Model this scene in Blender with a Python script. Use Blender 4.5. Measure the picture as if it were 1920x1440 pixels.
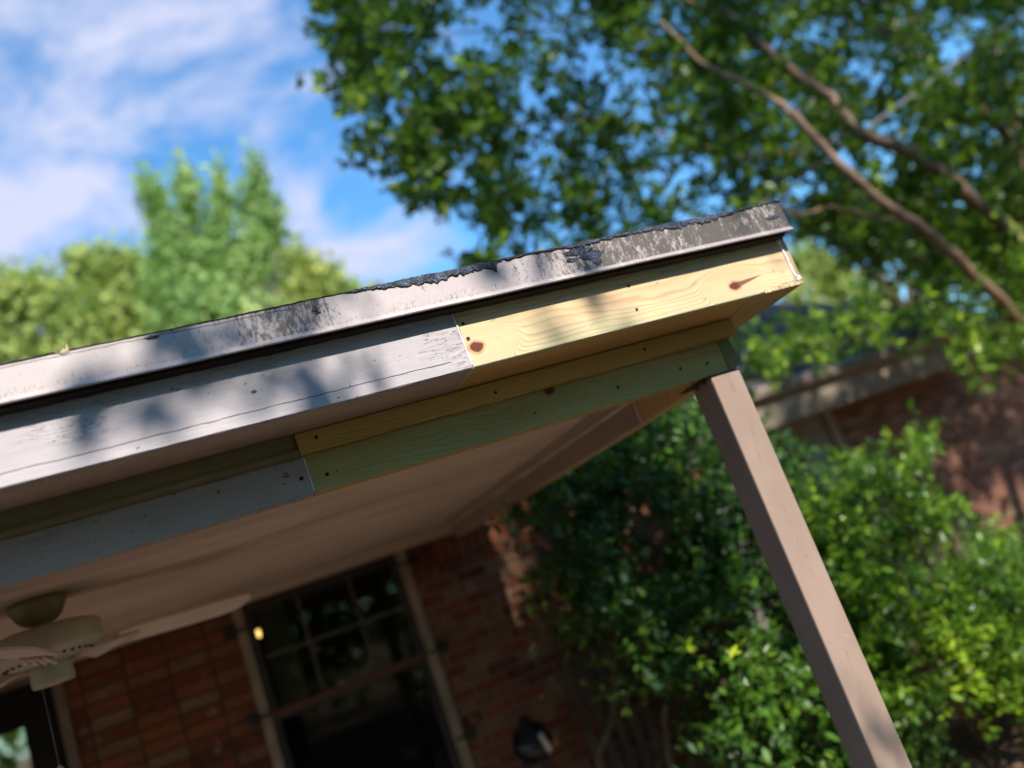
import bpy, bmesh, math, random
import numpy as np
from mathutils import Vector, Matrix, noise as mnoise
rng = np.random.default_rng(7)
random.seed(7)
for o in list(bpy.data.objects): bpy.data.objects.remove(o)
sc = bpy.context.scene
COL = sc.collection
R_ = math.radians
EYE = 1.9                      # camera height above the ground

# ------------------------------------------------------------------ camera
MC = np.array([[0.88957956, -0.30550446, -0.33958097],
               [-0.24032905, 0.31917101, -0.91671796],
               [0.38844583, 0.89710473, 0.21050641]])
F_PX = 1536.44
cd = bpy.data.cameras.new('camera')
cam = bpy.data.objects.new('camera', cd); COL.objects.link(cam)
right, up, back = MC[0], -MC[1], -MC[2]
cam.matrix_world = Matrix(((right[0], up[0], back[0], 0), (right[1], up[1], back[1], 0), (right[2], up[2], back[2], EYE), (0, 0, 0, 1)))
cd.sensor_width = 36; cd.lens = 36 * F_PX / 1920
cd.clip_start = 0.05; cd.clip_end = 2000
cd.dof.use_dof = True; cd.dof.focus_distance = 1.84; cd.dof.aperture_fstop = 1.1
sc.camera = cam
sc.render.resolution_x = 1024; sc.render.resolution_y = 768

# ------------------------------------------------------------------ sun, sky, exposure
SUN = Vector((0.04, -1.0, 0.90)).normalized()      # towards the sun
sl = bpy.data.lights.new('sun', 'SUN'); sl.energy = 5.0; sl.angle = R_(0.53); sl.color = (1.0, 0.93, 0.82)
so = bpy.data.objects.new('sun', sl); COL.objects.link(so)
so.rotation_euler = SUN.to_track_quat('Z', 'Y').to_euler(); so.location = (0, -5, 12)
w = bpy.data.worlds.new('World'); sc.world = w; w.use_nodes = True
wt = w.node_tree; wt.nodes.clear()
def wn(t, **k):
    n = wt.nodes.new(t)
    for a, b in k.items(): setattr(n, a, b)
    return n
sky = wn('ShaderNodeTexSky', sky_type='NISHITA'); sky.sun_disc = False
sky.sun_elevation = math.asin(SUN.z); sky.sun_rotation = math.atan2(SUN.x, SUN.y)
sky.air_density = 1.0; sky.dust_density = 0.3; sky.ozone_density = 2.5
bg = wn('ShaderNodeBackground'); bg.inputs[1].default_value = 0.10
tc = wn('ShaderNodeTexCoord')
mp = wn('ShaderNodeMapping'); mp.inputs['Scale'].default_value = (1.0, 1.0, 2.0); mp.inputs['Location'].default_value = (0.35, 0.1, 0.45)
n1 = wn('ShaderNodeTexNoise'); n1.inputs['Scale'].default_value = 4.4; n1.inputs['Detail'].default_value = 6; n1.inputs['Roughness'].default_value = 0.62; n1.inputs['Distortion'].default_value = 0.35
vd = wn('ShaderNodeVectorMath', operation='DOT_PRODUCT'); vd.inputs[1].default_value = (-0.55, 0.64, 0.54)   # clouds thicken to the left
ad = wn('ShaderNodeMath', operation='MULTIPLY_ADD'); ad.inputs[1].default_value = 0.45; 
cr = wn('ShaderNodeValToRGB'); cr.color_ramp.elements[0].position = 0.79; cr.color_ramp.elements[0].color = (0, 0, 0, 1); cr.color_ramp.elements[1].position = 0.99; cr.color_ramp.elements[1].color = (1, 1, 1, 1)
mx = wn('ShaderNodeMixRGB'); mx.inputs[2].default_value = (3.7, 3.95, 5.2, 1)
gm = wn('ShaderNodeMixRGB', blend_type='MULTIPLY'); gm.inputs[0].default_value = 1; gm.inputs[2].default_value = (0.74, 1.30, 1.55, 1)
wo = wn('ShaderNodeOutputWorld')
L = wt.links.new
L(tc.outputs['Generated'], mp.inputs[0]); L(mp.outputs[0], n1.inputs[0]); L(tc.outputs['Generated'], vd.inputs[0])
L(vd.outputs['Value'], ad.inputs[0]); L(n1.outputs[0], ad.inputs[2]); L(ad.outputs[0], cr.inputs[0])
L(sky.outputs[0], gm.inputs[1]); L(gm.outputs[0], mx.inputs[1]); L(cr.outputs[0], mx.inputs[0]); L(mx.outputs[0], bg.inputs[0]); L(bg.outputs[0], wo.inputs[0])
sc.view_settings.view_transform = 'Standard'; sc.view_settings.look = 'None'; sc.view_settings.gamma = 1
sc.view_settings.exposure = 0.95

# ------------------------------------------------------------------ geometry helpers
def at(u, v, Y):
    """photo pixel (1920x1440) on the plane y = Y, world coordinates"""
    r = MC.T @ np.array([u - 960, v - 720, F_PX])
    return Vector((r[0] / r[1] * Y, Y, r[2] / r[1] * Y + EYE))

class MB:
    def __init__(s): s.v = []; s.f = []
    def box(s, x0, x1, y0, y1, z0, z1):
        b = len(s.v)
        s.v += [(x0,y0,z0),(x1,y0,z0),(x1,y1,z0),(x0,y1,z0),(x0,y0,z1),(x1,y0,z1),(x1,y1,z1),(x0,y1,z1)]
        s.f += [tuple(b+i for i in q) for q in ((0,3,2,1),(4,5,6,7),(0,1,5,4),(1,2,6,5),(2,3,7,6),(3,0,4,7))]
        return s
    def poly(s, pts, f):
        b = len(s.v); s.v += [tuple(p) for p in pts]; s.f += [tuple(b+i for i in q) for q in f]; return s
    def prism_x(s, prof, x0, x1):          # prof: list of (y,z), extruded along x
        n = len(prof); b = len(s.v)
        s.v += [(x0,y,z) for y,z in prof] + [(x1,y,z) for y,z in prof]
        s.f += [tuple(b+i for i in range(n)), tuple(b+n+i for i in reversed(range(n)))]
        s.f += [(b+i, b+n+i, b+n+(i+1)%n, b+(i+1)%n) for i in range(n)]
        return s
    def tube(s, pts, rad, seg=10, cap=True):
        pts = [Vector(p) for p in pts]; n = len(pts); b = len(s.v)
        rad = rad if hasattr(rad, '__len__') else [rad]*n
        ref = Vector((0.3,0.2,1)).normalized()
        for i, p in enumerate(pts):
            d = (pts[min(i+1,n-1)] - pts[max(i-1,0)]).normalized()
            if abs(d.dot(ref)) > 0.97: ref = Vector((1,0.1,0)).normalized()
            a = d.cross(ref).normalized(); c = d.cross(a)
            for k in range(seg):
                t = 2*math.pi*k/seg
                s.v.append(tuple(p + (a*math.cos(t)+c*math.sin(t))*rad[i]))
        for i in range(n-1):
            for k in range(seg):
                s.f.append((b+i*seg+k, b+i*seg+(k+1)%seg, b+(i+1)*seg+(k+1)%seg, b+(i+1)*seg+k))
        if cap:
            s.f.append(tuple(b+k for k in reversed(range(seg)))); s.f.append(tuple(b+(n-1)*seg+k for k in range(seg)))
        return s
    def lathe(s, cx, cy, prof, seg=40):    # prof: (r,z)
        b = len(s.v); n = len(prof)
        for r, z in prof:
            for k in range(seg):
                t = 2*math.pi*k/seg; s.v.append((cx+r*math.cos(t), cy+r*math.sin(t), z))
        for i in range(n-1):
            for k in range(seg):
                s.f.append((b+i*seg+k, b+i*seg+(k+1)%seg, b+(i+1)*seg+(k+1)%seg, b+(i+1)*seg+k))
        return s
    def build(s, name, mat, parent=None, bevel=0, smooth=False):
        me = bpy.data.meshes.new(name)
        off = parent.matrix_world.translation if parent else Vector((0,0,0))
        off = OFF.get(parent.name, Vector((0,0,0))) if parent else off
        me.from_pydata([tuple(Vector(v)-off) for v in s.v], [], s.f)
        bm = bmesh.new(); bm.from_mesh(me); bmesh.ops.recalc_face_normals(bm, faces=bm.faces)
        if bevel: bmesh.ops.bevel(bm, geom=[e for e in bm.edges if e.is_manifold and e.calc_face_angle(0) > 0.5], offset=bevel, segments=2, affect='EDGES', profile=0.6)
        bm.to_mesh(me); bm.free()
        if mat: me.materials.append(mat)
        if smooth:
            for p in me.polygons: p.use_smooth = True
        o = bpy.data.objects.new(name, me); COL.objects.link(o)
        if parent: o.parent = parent
        OFF[o.name] = off.copy()
        return o
OFF = {}
def thing(name, label, cat, loc=(0,0,0), group=None):
    o = bpy.data.objects.new(name, None); COL.objects.link(o); o.location = loc; o.empty_display_size = 0.2
    o['label'] = label; o['category'] = cat
    if group: o['group'] = group
    OFF[o.name] = Vector(loc)
    return o
def tag(o, label, cat, group=None):
    o['label'] = label; o['category'] = cat
    if group: o['group'] = group
    return o
def struct(o): o['kind'] = 'structure'; return o

# ------------------------------------------------------------------ material helpers
class NT:
    def __init__(s, name):
        s.m = bpy.data.materials.new(name); s.m.use_nodes = True; s.t = s.m.node_tree
        s.b = s.t.nodes['Principled BSDF']; s.out = s.t.nodes['Material Output']
        g = s.t.nodes.new('ShaderNodeNewGeometry'); s.pos = g.outputs['Position']; s.geo = g
        sx = s.t.nodes.new('ShaderNodeSeparateXYZ'); s.link(s.pos, sx.inputs[0]); s.x, s.y, s.z = sx.outputs
    def link(s, a, b): s.t.links.new(a, b)
    def put(s, inp, v):
        if hasattr(v, 'is_linked') or isinstance(v, bpy.types.NodeSocket): s.link(v, inp)
        elif v is not None: inp.default_value = v
    def m_(s, op, a, b=None, c=None, clamp=False):
        n = s.t.nodes.new('ShaderNodeMath'); n.operation = op; n.use_clamp = clamp
        for i, v in enumerate((a, b, c)):
            if v is not None: s.put(n.inputs[i], v)
        return n.outputs[0]
    def comb(s, x, y, z):
        n = s.t.nodes.new('ShaderNodeCombineXYZ')
        for i, v in enumerate((x, y, z)): s.put(n.inputs[i], v)
        return n.outputs[0]
    def scaled(s, sx, sy, sz, vec=None):
        n = s.t.nodes.new('ShaderNodeVectorMath'); n.operation = 'MULTIPLY'; s.link(vec or s.pos, n.inputs[0]); n.inputs[1].default_value = (sx, sy, sz); return n.outputs[0]
    def noise(s, vec=None, scale=5, detail=4, rough=0.5, dist=0):
        n = s.t.nodes.new('ShaderNodeTexNoise'); s.link(vec or s.pos, n.inputs['Vector'])
        n.inputs['Scale'].default_value = scale; n.inputs['Detail'].default_value = detail; n.inputs['Roughness'].default_value = rough; n.inputs['Distortion'].default_value = dist
        return n.outputs[0]
    def vor(s, vec=None, scale=5, feat='F1'):
        n = s.t.nodes.new('ShaderNodeTexVoronoi'); n.feature = feat; s.link(vec or s.pos, n.inputs['Vector']); n.inputs['Scale'].default_value = scale
        return n.outputs['Distance']
    def ramp(s, f, stops):
        n = s.t.nodes.new('ShaderNodeValToRGB'); s.put(n.inputs[0], f)
        e = n.color_ramp.elements
        while len(e) > len(stops): e.remove(e[-1])
        while len(e) < len(stops): e.new(0.5)
        for q, (p, c) in zip(e, stops):
            q.position = p; q.color = (*c, 1) if hasattr(c, '__len__') else (c, c, c, 1)
        return n.outputs[0]
    def mix(s, f, a, b, mode='MIX'):
        n = s.t.nodes.new('ShaderNodeMixRGB'); n.blend_type = mode; s.put(n.inputs[0], f)
        for i, v in ((1, a), (2, b)):
            if isinstance(v, tuple): n.inputs[i].default_value = (*v, 1) if len(v) == 3 else v
            else: s.put(n.inputs[i], v)
        return n.outputs[0]
    def bump(s, h, strength=0.3, dist=0.002, prev=None):
        n = s.t.nodes.new('ShaderNodeBump'); n.inputs['Strength'].default_value = strength; n.inputs['Distance'].default_value = dist
        s.link(h, n.inputs['Height'])
        if prev: s.link(prev, n.inputs['Normal'])
        s.link(n.outputs[0], s.b.inputs['Normal']); return n.outputs[0]
    def fin(s, col, rough=0.6, spec=0.4, metal=0):
        s.put(s.b.inputs['Base Color'], (*col, 1) if isinstance(col, tuple) else col)
        s.put(s.b.inputs['Roughness'], rough); s.b.inputs['Specular IOR Level'].default_value = spec; s.b.inputs['Metallic'].default_value = metal
        return s.m
    def smooth(s, v, a, b):               # 0 below a, 1 above b
        n = s.t.nodes.new('ShaderNodeMapRange'); n.interpolation_type = 'SMOOTHSTEP'; s.put(n.inputs[0], v); n.inputs[1].default_value = a; n.inputs[2].default_value = b
        return n.outputs[0]

def wood(name, light, dark, axis='x', across='z', freq=90, knots=(), tint=None, tint_z=None, wander=0.02, grain=0.6, seed=0.0):
    """new softwood: growth lines run along `axis`, bend round the knots"""
    s = NT(name); A = getattr(s, axis); B = getattr(s, across)
    pv = s.comb(s.m_('MULTIPLY_ADD', A, 0.85, seed), s.m_('MULTIPLY', B, 5.0), s.m_('MULTIPLY', s.y if across != 'y' else s.z, 3.0))
    wn_ = s.noise(pv, 1.6, 3, 0.5)
    g = s.m_('MULTIPLY_ADD', s.m_('SUBTRACT', wn_, 0.5), wander*6, B)
    kmask = None
    for (ka, kb, kr, tail) in knots:
        da = s.m_('SUBTRACT', A, ka); db = s.m_('SUBTRACT', B, kb)
        d = s.m_('SQRT', s.m_('ADD', s.m_('POWER', s.m_('MULTIPLY', da, 0.5), 2), s.m_('POWER', db, 2)))
        wgt = s.m_('EXPONENT', s.m_('MULTIPLY', s.m_('POWER', s.m_('DIVIDE', d, kr*2.0), 2), -1.0))
        g = s.m_('ADD', s.m_('MULTIPLY', g, s.m_('SUBTRACT', 1, wgt)), s.m_('MULTIPLY', s.m_('MULTIPLY', d, 1.3), wgt))
        jit = s.m_('MULTIPLY_ADD', s.noise(s.scaled(60, 60, 60), 1, 2), kr*0.9, -kr*0.45)
        dk = s.m_('ADD', s.m_('SQRT', s.m_('ADD', s.m_('POWER', s.m_('MULTIPLY', da, 0.72), 2), s.m_('POWER', db, 2))), jit)
        k = s.m_('SUBTRACT', 1, s.smooth(dk, kr*0.82, kr*1.02))
        if tail:     # spike knot: tapered streak to the right, rising a little
            tz = s.m_('ABSOLUTE', s.m_('SUBTRACT', db, s.m_('MULTIPLY', da, tail[1])))
            wd = s.m_('MULTIPLY', s.m_('SUBTRACT', 1, s.m_('DIVIDE', da, tail[0])), kr*0.75)
            on = s.m_('MULTIPLY', s.m_('LESS_THAN', tz, wd), s.m_('MULTIPLY', s.m_('GREATER_THAN', da, 0), s.m_('LESS_THAN', da, tail[0])))
            k = s.m_('MAXIMUM', k, s.m_('MULTIPLY', on, 0.85))
        kmask = k if kmask is None else s.m_('MAXIMUM', kmask, k)
        halo = s.m_('SUBTRACT', 1, s.smooth(dk, kr*0.95, kr*1.6))
        kh = halo if (ka, kb) == knots[0][:2] else s.m_('MAXIMUM', kh, halo)
    ph = s.m_('MULTIPLY', g, freq)
    fr = s.m_('FRACT', ph)
    line = s.ramp(fr, [(0.0, 0.62), (0.08, 0.12), (0.45, 0.03), (0.8, 0.30), (0.94, 0.70), (1.0, 0.62)])
    lv = s.noise(s.comb(s.m_('MULTIPLY', A, 2.0), s.m_('MULTIPLY', B, 14.0), seed), 1.5, 3)
    amt = s.m_('MULTIPLY', line, s.m_('MULTIPLY', s.smooth(lv, 0.15, 0.58), grain))
    broad = s.noise(s.comb(s.m_('MULTIPLY_ADD', A, 1.5, seed), s.m_('MULTIPLY', B, 9.0), 0.3), 1.7, 3)
    base = s.mix(s.smooth(broad, 0.35, 0.7), light, tuple(0.62*a+0.38*b for a, b in zip(light, dark)))
    col = s.mix(amt, base, dark)
    fib = s.noise(s.comb(s.m_('MULTIPLY', A, 25.0), s.m_('MULTIPLY', B, 900.0), 0.0), 1.0, 3, 0.6)
    col = s.mix(s.m_('MULTIPLY', s.smooth(fib, 0.52, 0.8), 0.35), col, tuple(c*0.6 for c in light))
    if tint:
        tn = s.noise(s.comb(s.m_('MULTIPLY', A, 1.1), s.m_('MULTIPLY', B, 6.0), 4.2+seed), 2.0, 4)
        f = s.smooth(tn, tint[1], tint[2])
        if tint_z is not None: f = s.m_('ADD', f, s.m_('SUBTRACT', 1, s.smooth(B, tint_z[0], tint_z[1])), clamp=True)
        col = s.mix(s.m_('MULTIPLY', f, tint[3]), col, s.mix(amt, tint[0], tuple(c*0.55 for c in tint[0])))
    # scuffs and small dark flecks
    sp = s.noise(s.comb(s.m_('MULTIPLY', A, 18.0), s.m_('MULTIPLY', B, 120.0), 7.7), 1.0, 2)
    col = s.mix(s.m_('MULTIPLY', s.smooth(sp, 0.70, 0.76), 0.55), col, (0.10, 0.06, 0.03))
    if kmask is not None:
        col = s.mix(s.m_('MULTIPLY', kh, 0.7), col, (0.33, 0.13, 0.035))
        kc = s.mix(s.noise(s.scaled(140, 140, 260), 1, 3), (0.02, 0.005, 0.003), (0.17, 0.035, 0.014))
        col = s.mix(kmask, col, kc)
    b1 = s.bump(s.m_('ADD', s.m_('MULTIPLY', fib, 0.6), s.m_('MULTIPLY', line, 0.5)), 0.35, 0.0008)
    return s.fin(col, 0.62, 0.3)

def paint(name, base, alt, axis='x', across='z', crack=None, rough=0.55, fleck=0.72, specks=True):
    s = NT(name); A = getattr(s, axis); B = getattr(s, across)
    bl = s.noise(s.comb(s.m_('MULTIPLY', A, 3.0), s.m_('MULTIPLY', B, 8.0), 1.0), 1.5, 5, 0.6)
    col = s.mix(s.smooth(bl, 0.3, 0.7), base, alt)
    st = s.noise(s.comb(s.m_('MULTIPLY', A, 9.0), s.m_('MULTIPLY', B, 260.0), 2.0), 1.0, 4, 0.65)
    col = s.mix(s.m_('MULTIPLY', s.smooth(st, 0.6, 0.8), 0.30), col, tuple(c*0.55 for c in base))
    ck = s.noise(s.comb(s.m_('MULTIPLY', A, 14.0), s.m_('MULTIPLY', B, 95.0), 9.0), 1.0, 3, 0.6, 0.6)
    where = s.noise(s.comb(s.m_('MULTIPLY', A, 4.0), s.m_('MULTIPLY', B, 9.0), 5.0), 1.0, 2)
    ckm = s.m_('MULTIPLY', s.m_('SUBTRACT', 1, s.smooth(s.m_('ABSOLUTE', s.m_('SUBTRACT', ck, 0.5)), 0.004, 0.014)), s.smooth(where, 0.50, 0.60))
    if specks:
        col = s.mix(s.m_('MULTIPLY', ckm, 0.4), col, (0.06, 0.05, 0.05))
        sp = s.noise(s.scaled(70, 70, 110), 1, 2); col = s.mix(s.smooth(sp, fleck, fleck+0.03), col, (0.06, 0.035, 0.025))
    h = s.m_('ADD', s.m_('MULTIPLY', st, 0.35), s.m_('MULTIPLY', s.noise(s.scaled(20, 20, 60), 1, 5), 0.5))
    h = s.m_('SUBTRACT', h, s.m_('MULTIPLY', ckm, 0.8))
    if crack:
        z0, amp, xmax = crack
        wob = s.noise(s.comb(s.m_('MULTIPLY', A, 5.0), 0.0, 3.0), 1.3, 5, 0.65)
        wid = s.m_('MULTIPLY_ADD', s.noise(s.comb(s.m_('MULTIPLY', A, 22.0), 0.0, 8.0), 1.0, 2), 0.0024, -0.0002)
        dz = s.m_('ABSOLUTE', s.m_('SUBTRACT', B, s.m_('MULTIPLY_ADD', s.m_('SUBTRACT', wob, 0.5), amp, z0)))
        cm = s.m_('MULTIPLY', s.m_('LESS_THAN', dz, wid), s.m_('LESS_THAN', A, xmax))
        col = s.mix(s.m_('MULTIPLY', cm, 0.9), col, (0.03, 0.025, 0.025)); h = s.m_('SUBTRACT', h, s.m_('MULTIPLY', cm, 2.5))
    s.bump(h, 0.7, 0.0018)
    return s.fin(col, rough, 0.35)

def leafmat(name, ramp, rough=0.35, trans=0.35, tcol=(0.22, 0.42, 0.04), spec=0.2):
    s = NT(name)
    a = s.t.nodes.new('ShaderNodeAttribute'); a.attribute_name = 'leaf'
    col = s.ramp(a.outputs['Fac'], ramp)
    s.fin(col, rough, spec)
    tr = s.t.nodes.new('ShaderNodeBsdfTranslucent'); s.link(s.mix(0.5, col, tcol), tr.inputs[0])
    ms = s.t.nodes.new('ShaderNodeMixShader'); ms.inputs[0].default_value = trans
    s.link(s.b.outputs[0], ms.inputs[1]); s.link(tr.outputs[0], ms.inputs[2]); s.link(ms.outputs[0], s.out.inputs[0])
    return s.m
def plain(name, col, rough=0.6, spec=0.4, metal=0, var=0.25, sc_=8):
    s = NT(name); n = s.noise(None, sc_, 5, 0.6)
    s.bump(n, 0.2, 0.003)
    return s.fin(s.mix(s.smooth(n, 0.3, 0.7), tuple(c*(1-var) for c in col), tuple(min(1, c*(1+var*0.6)) for c in col)), rough, spec, metal)

def bark(name, a, b):
    s = NT(name); n = s.noise(s.scaled(4, 4, 1.5), 3, 5, 0.6); s.bump(n, 0.5, 0.01)
    return s.fin(s.ramp(n, [(0.3, a), (0.55, b), (0.75, tuple(c*1.5 for c in b))]), 0.7, 0.25)
def glass(name, refl=0.12):
    s = NT(name); t = s.t.nodes.new('ShaderNodeBsdfTransparent'); g = s.t.nodes.new('ShaderNodeBsdfGlossy'); g.inputs['Roughness'].default_value = 0.02
    f = s.t.nodes.new('ShaderNodeFresnel'); f.inputs[0].default_value = 1.5
    ff = s.m_('ADD', f.outputs[0], refl, clamp=True)
    ms = s.t.nodes.new('ShaderNodeMixShader'); s.link(ff, ms.inputs[0]); s.link(t.outputs[0], ms.inputs[1]); s.link(g.outputs[0], ms.inputs[2]); s.link(ms.outputs[0], s.out.inputs[0])
    t.inputs[0].default_value = (0.85, 0.87, 0.86, 1)
    return s.m
def brickmat(name, vertical=False, cols=None, mortar=(0.045, 0.034, 0.022), off=0.0, ox=0.0, oz=0.0):
    s = NT(name)
    u = s.m_('ADD', s.x, ox); v = s.m_('ADD', s.z, oz)
    jit = s.m_('MULTIPLY_ADD', s.noise(None, 14, 3), 0.008, -0.004)
    u = s.m_('ADD', u, jit); v = s.m_('ADD', v, jit)
    vec = s.comb(v, u, 0.0) if vertical else s.comb(u, v, 0.0)
    def br(c1, c2, mo):
        n = s.t.nodes.new('ShaderNodeTexBrick'); s.link(vec, n.inputs[0]); n.offset = off; n.squash = 1; n.offset_frequency = 2
        n.inputs['Scale'].default_value = 1; n.inputs['Brick Width'].default_value = 0.205; n.inputs['Row Height'].default_value = 0.070
        n.inputs['Mortar Size'].default_value = 0.0065; n.inputs['Mortar Smooth'].default_value = 0.3; n.inputs['Bias'].default_value = 0
        n.inputs['Color1'].default_value = c1; n.inputs['Color2'].default_value = c2; n.inputs['Mortar'].default_value = mo
        return n
    b = br((0,0,0,1), (1,1,1,1), (0.5,0.5,0.5,1))
    cc = cols or [(0.0, (0.07, 0.018, 0.010)), (0.3, (0.15, 0.038, 0.017)), (0.55, (0.22, 0.062, 0.026)), (0.8, (0.16, 0.08, 0.045)), (1.0, (0.21, 0.13, 0.07))]
    col = s.ramp(b.outputs[0], cc)
    n2 = s.noise(None, 25, 4, 0.65); col = s.mix(s.smooth(n2, 0.35, 0.75), col, (0.13, 0.05, 0.03))
    n3 = s.noise(None, 9, 3, 0.6); col = s.mix(s.m_('MULTIPLY', s.smooth(n3, 0.6, 0.75), 0.5), col, (0.34, 0.24, 0.18))
    col = s.mix(b.outputs['Fac'], col, mortar)
    s.bump(s.m_('ADD', s.m_('MULTIPLY', b.outputs['Fac'], -1.0), s.m_('MULTIPLY', n2, 0.3)), 0.8, 0.008)
    return s.fin(col, 0.85, 0.2)

# ------------------------------------------------------------------ ground
gs = NT('dirt_ground')
n = gs.noise(None, 2.2, 6, 0.65); n2 = gs.noise(None, 30, 4, 0.7)
gcol = gs.mix(gs.smooth(n, 0.42, 0.62), (0.24, 0.13, 0.08), (0.05, 0.075, 0.02))
gcol = gs.mix(gs.m_('MULTIPLY', n2, 0.5), gcol, (0.10, 0.06, 0.04))
gs.bump(gs.m_('ADD', n, n2), 0.8, 0.03); m_ground = gs.fin(gcol, 0.95, 0.1)
g = MB(); N = 24; S = 600.0
bedn = []
def grid(x0, x1, y0, y1, nx, ny, zf):
    m = MB()
    for j in range(ny+1):
        for i in range(nx+1):
            x = x0+(x1-x0)*i/nx; y = y0+(y1-y0)*j/ny; m.v.append((x, y, zf(x, y)))
    for j in range(ny):
        for i in range(nx):
            a = j*(nx+1)+i; m.f.append((a, a+1, a+nx+2, a+nx+1))
    return m
struct(grid(-600, 600, -600, 600, 60, 60, lambda x, y: 0.0).build('ground', m_ground))
m_soil = NT('mulch_soil'); sn = m_soil.noise(None, 45, 5, 0.7); m_soil.bump(sn, 1.0, 0.03)
m_soil = m_soil.fin(m_soil.ramp(sn, [(0.3, (0.07, 0.035, 0.02)), (0.5, (0.30, 0.17, 0.11)), (0.7, (0.48, 0.32, 0.23))]), 0.95, 0.1)
struct(grid(1.75, 9.0, 2.2, 6.68, 70, 40, lambda x, y: 0.02+0.05*mnoise.noise(Vector((x*1.4, y*1.4, 0)))+0.02*mnoise.noise(Vector((x*7, y*7, 0)))+0.02).build('flower_bed_soil', m_soil, smooth=True))
m_conc = plain('patio_concrete', (0.20, 0.15, 0.12), 0.9, 0.2, 0, 0.2, 5)
struct(MB().box(-9, 1.7, 1.2, 4.9, -0.2, 0.10).build('patio_slab', m_conc, bevel=0.01))

# ------------------------------------------------------------------ porch
YB, YT, YF, YD = 1.85, 1.828, 1.663, 1.626        # front planes of beam, trim, fascia, drip edge
zBb, zBt = 0.309+EYE, 0.449+EYE                     # beam bottom, soffit level
zCe = 0.4175+EYE                                    # porch ceiling
zTb, zS = 0.3985+EYE, 0.449+EYE
zL, zTop = 0.592+EYE, 0.670+EYE                     # drip edge lip and top
XR, YW = 1.633, 4.90
porch = thing('porch', 'flat-roofed porch with weathered grey boards and newly replaced pale pine boards at its corner', 'porch', (0, 3.2, 0))

m_metal = NT('painted_drip_metal')
s = m_metal
# vertical dirt streaks, thicker towards the right end, painted face elsewhere
X, Z = s.x, s.z
reg = s.m_('ADD', s.smooth(X, 0.62, 1.25), s.m_('MULTIPLY', s.m_('SUBTRACT', 1, s.smooth(s.m_('ABSOLUTE', s.m_('SUBTRACT', X, 0.27)), 0.03, 0.16)), 0.52), clamp=True)
stk = s.noise(s.comb(s.m_('MULTIPLY', X, 95.0), s.y, s.m_('MULTIPLY', Z, 34.0)), 1.0, 5, 0.7, 0.4)
fin_ = s.noise(s.comb(s.m_('MULTIPLY', X, 300.0), s.y, s.m_('MULTIPLY', Z, 130.0)), 1.0, 4, 0.7)
big = s.noise(s.comb(s.m_('MULTIPLY', X, 7.0), s.y, s.m_('MULTIPLY', Z, 6.0)), 1.0, 3)
dv = s.m_('ADD', s.m_('MULTIPLY', stk, 0.55), s.m_('ADD', s.m_('MULTIPLY', fin_, 0.35), s.m_('MULTIPLY', big, 0.35)))
dirt = s.smooth(s.m_('MULTIPLY_ADD', reg, 0.20, dv), 0.70, 0.83)
low = s.m_('SUBTRACT', 1, s.smooth(Z, zL+0.004, zL+0.035))
onlip = s.smooth(Z, zL+0.011, zL+0.014)
dirt2 = s.m_('MULTIPLY', s.smooth(s.m_('ADD', fin_, s.m_('MULTIPLY', low, 0.10)), 0.63, 0.68), s.m_('MULTIPLY_ADD', onlip, 0.5, 0.2))
dirt = s.m_('MULTIPLY', dirt, s.m_('MULTIPLY_ADD', onlip, 0.65, 0.35))
pc = s.mix(s.noise(s.scaled(5, 5, 12), 1, 4), (0.31, 0.27, 0.275), (0.39, 0.335, 0.335))
dc = s.mix(fin_, (0.02, 0.018, 0.016), (0.085, 0.065, 0.05))
col = s.mix(s.m_('MULTIPLY', dirt, 0.93), pc, dc); col = s.mix(dirt2, col, (0.10, 0.075, 0.065))
ck = s.noise(s.comb(s.m_('MULTIPLY', X, 9.0), 0.0, 1.0), 1.0, 6, 0.7)
cl = s.m_('LESS_THAN', s.m_('ABSOLUTE', s.m_('SUBTRACT', Z, s.m_('MULTIPLY_ADD', ck, 0.02, zTop-0.018))), 0.0009)
col = s.mix(s.m_('MULTIPLY', cl, s.m_('LESS_THAN', X, 0.3)), col, (0.05, 0.04, 0.04))
s.bump(s.m_('ADD', s.m_('MULTIPLY', dirt, 0.7), s.m_('MULTIPLY', s.noise(s.scaled(9, 9, 25), 1, 5), 0.9)), 0.55, 0.0022)
m_metal = s.fin(col, 0.55, 0.4)

def wavy_strip(x0, x1, step, prof_fn):
    """strip along x with a cross-section (list of (y,z)) that varies with x"""
    m = MB(); n = int((x1-x0)/step)+1; k = None
    for i in range(n+1):
        x = x0+(x1-x0)*i/n; p = prof_fn(x); k = len(p); m.v += [(x, y, z) for y, z in p]
    for i in range(n):
        for j in range(k):
            a = i*k+j; b = i*k+(j+1) % k; m.f.append((a, b, b+k, a+k))
    m.f.append(tuple(range(k))); m.f.append(tuple(n*k+j for j in reversed(range(k))))
    return m
def nz(x, f, s=0): return mnoise.noise(Vector((x*f, s*3.7, 0.5)))
def drip(x):
    b = 0.0016*nz(x, 6, 1); t = 0.012*max(0, x)/1.6 + 0.0028*nz(x, 9, 2)+0.0012*nz(x, 40, 3)
    sl_ = 0.0012*nz(x, 4, 5)
    return [(YD+0.004+sl_, zTop+t), (YD+sl_+0.001, zTop+t-0.003), (YD+sl_, zL+0.012), (YD-0.007, zL+0.0035+b), (YD-0.0085, zL+0.0005+b), (YD-0.007, zL-0.0015+b), (YD+0.001, zL-0.0002+b), (YD+0.006, zL+0.012), (YD+0.012, zL+0.016), (YD+0.012, zTop+t)]
roof_edge = wavy_strip(-8.0, XR+0.004, 0.008, drip).build('drip_edge', m_metal, porch)
roof_edge['label'] = 'grey painted metal drip edge, stained black toward the corner'
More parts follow.
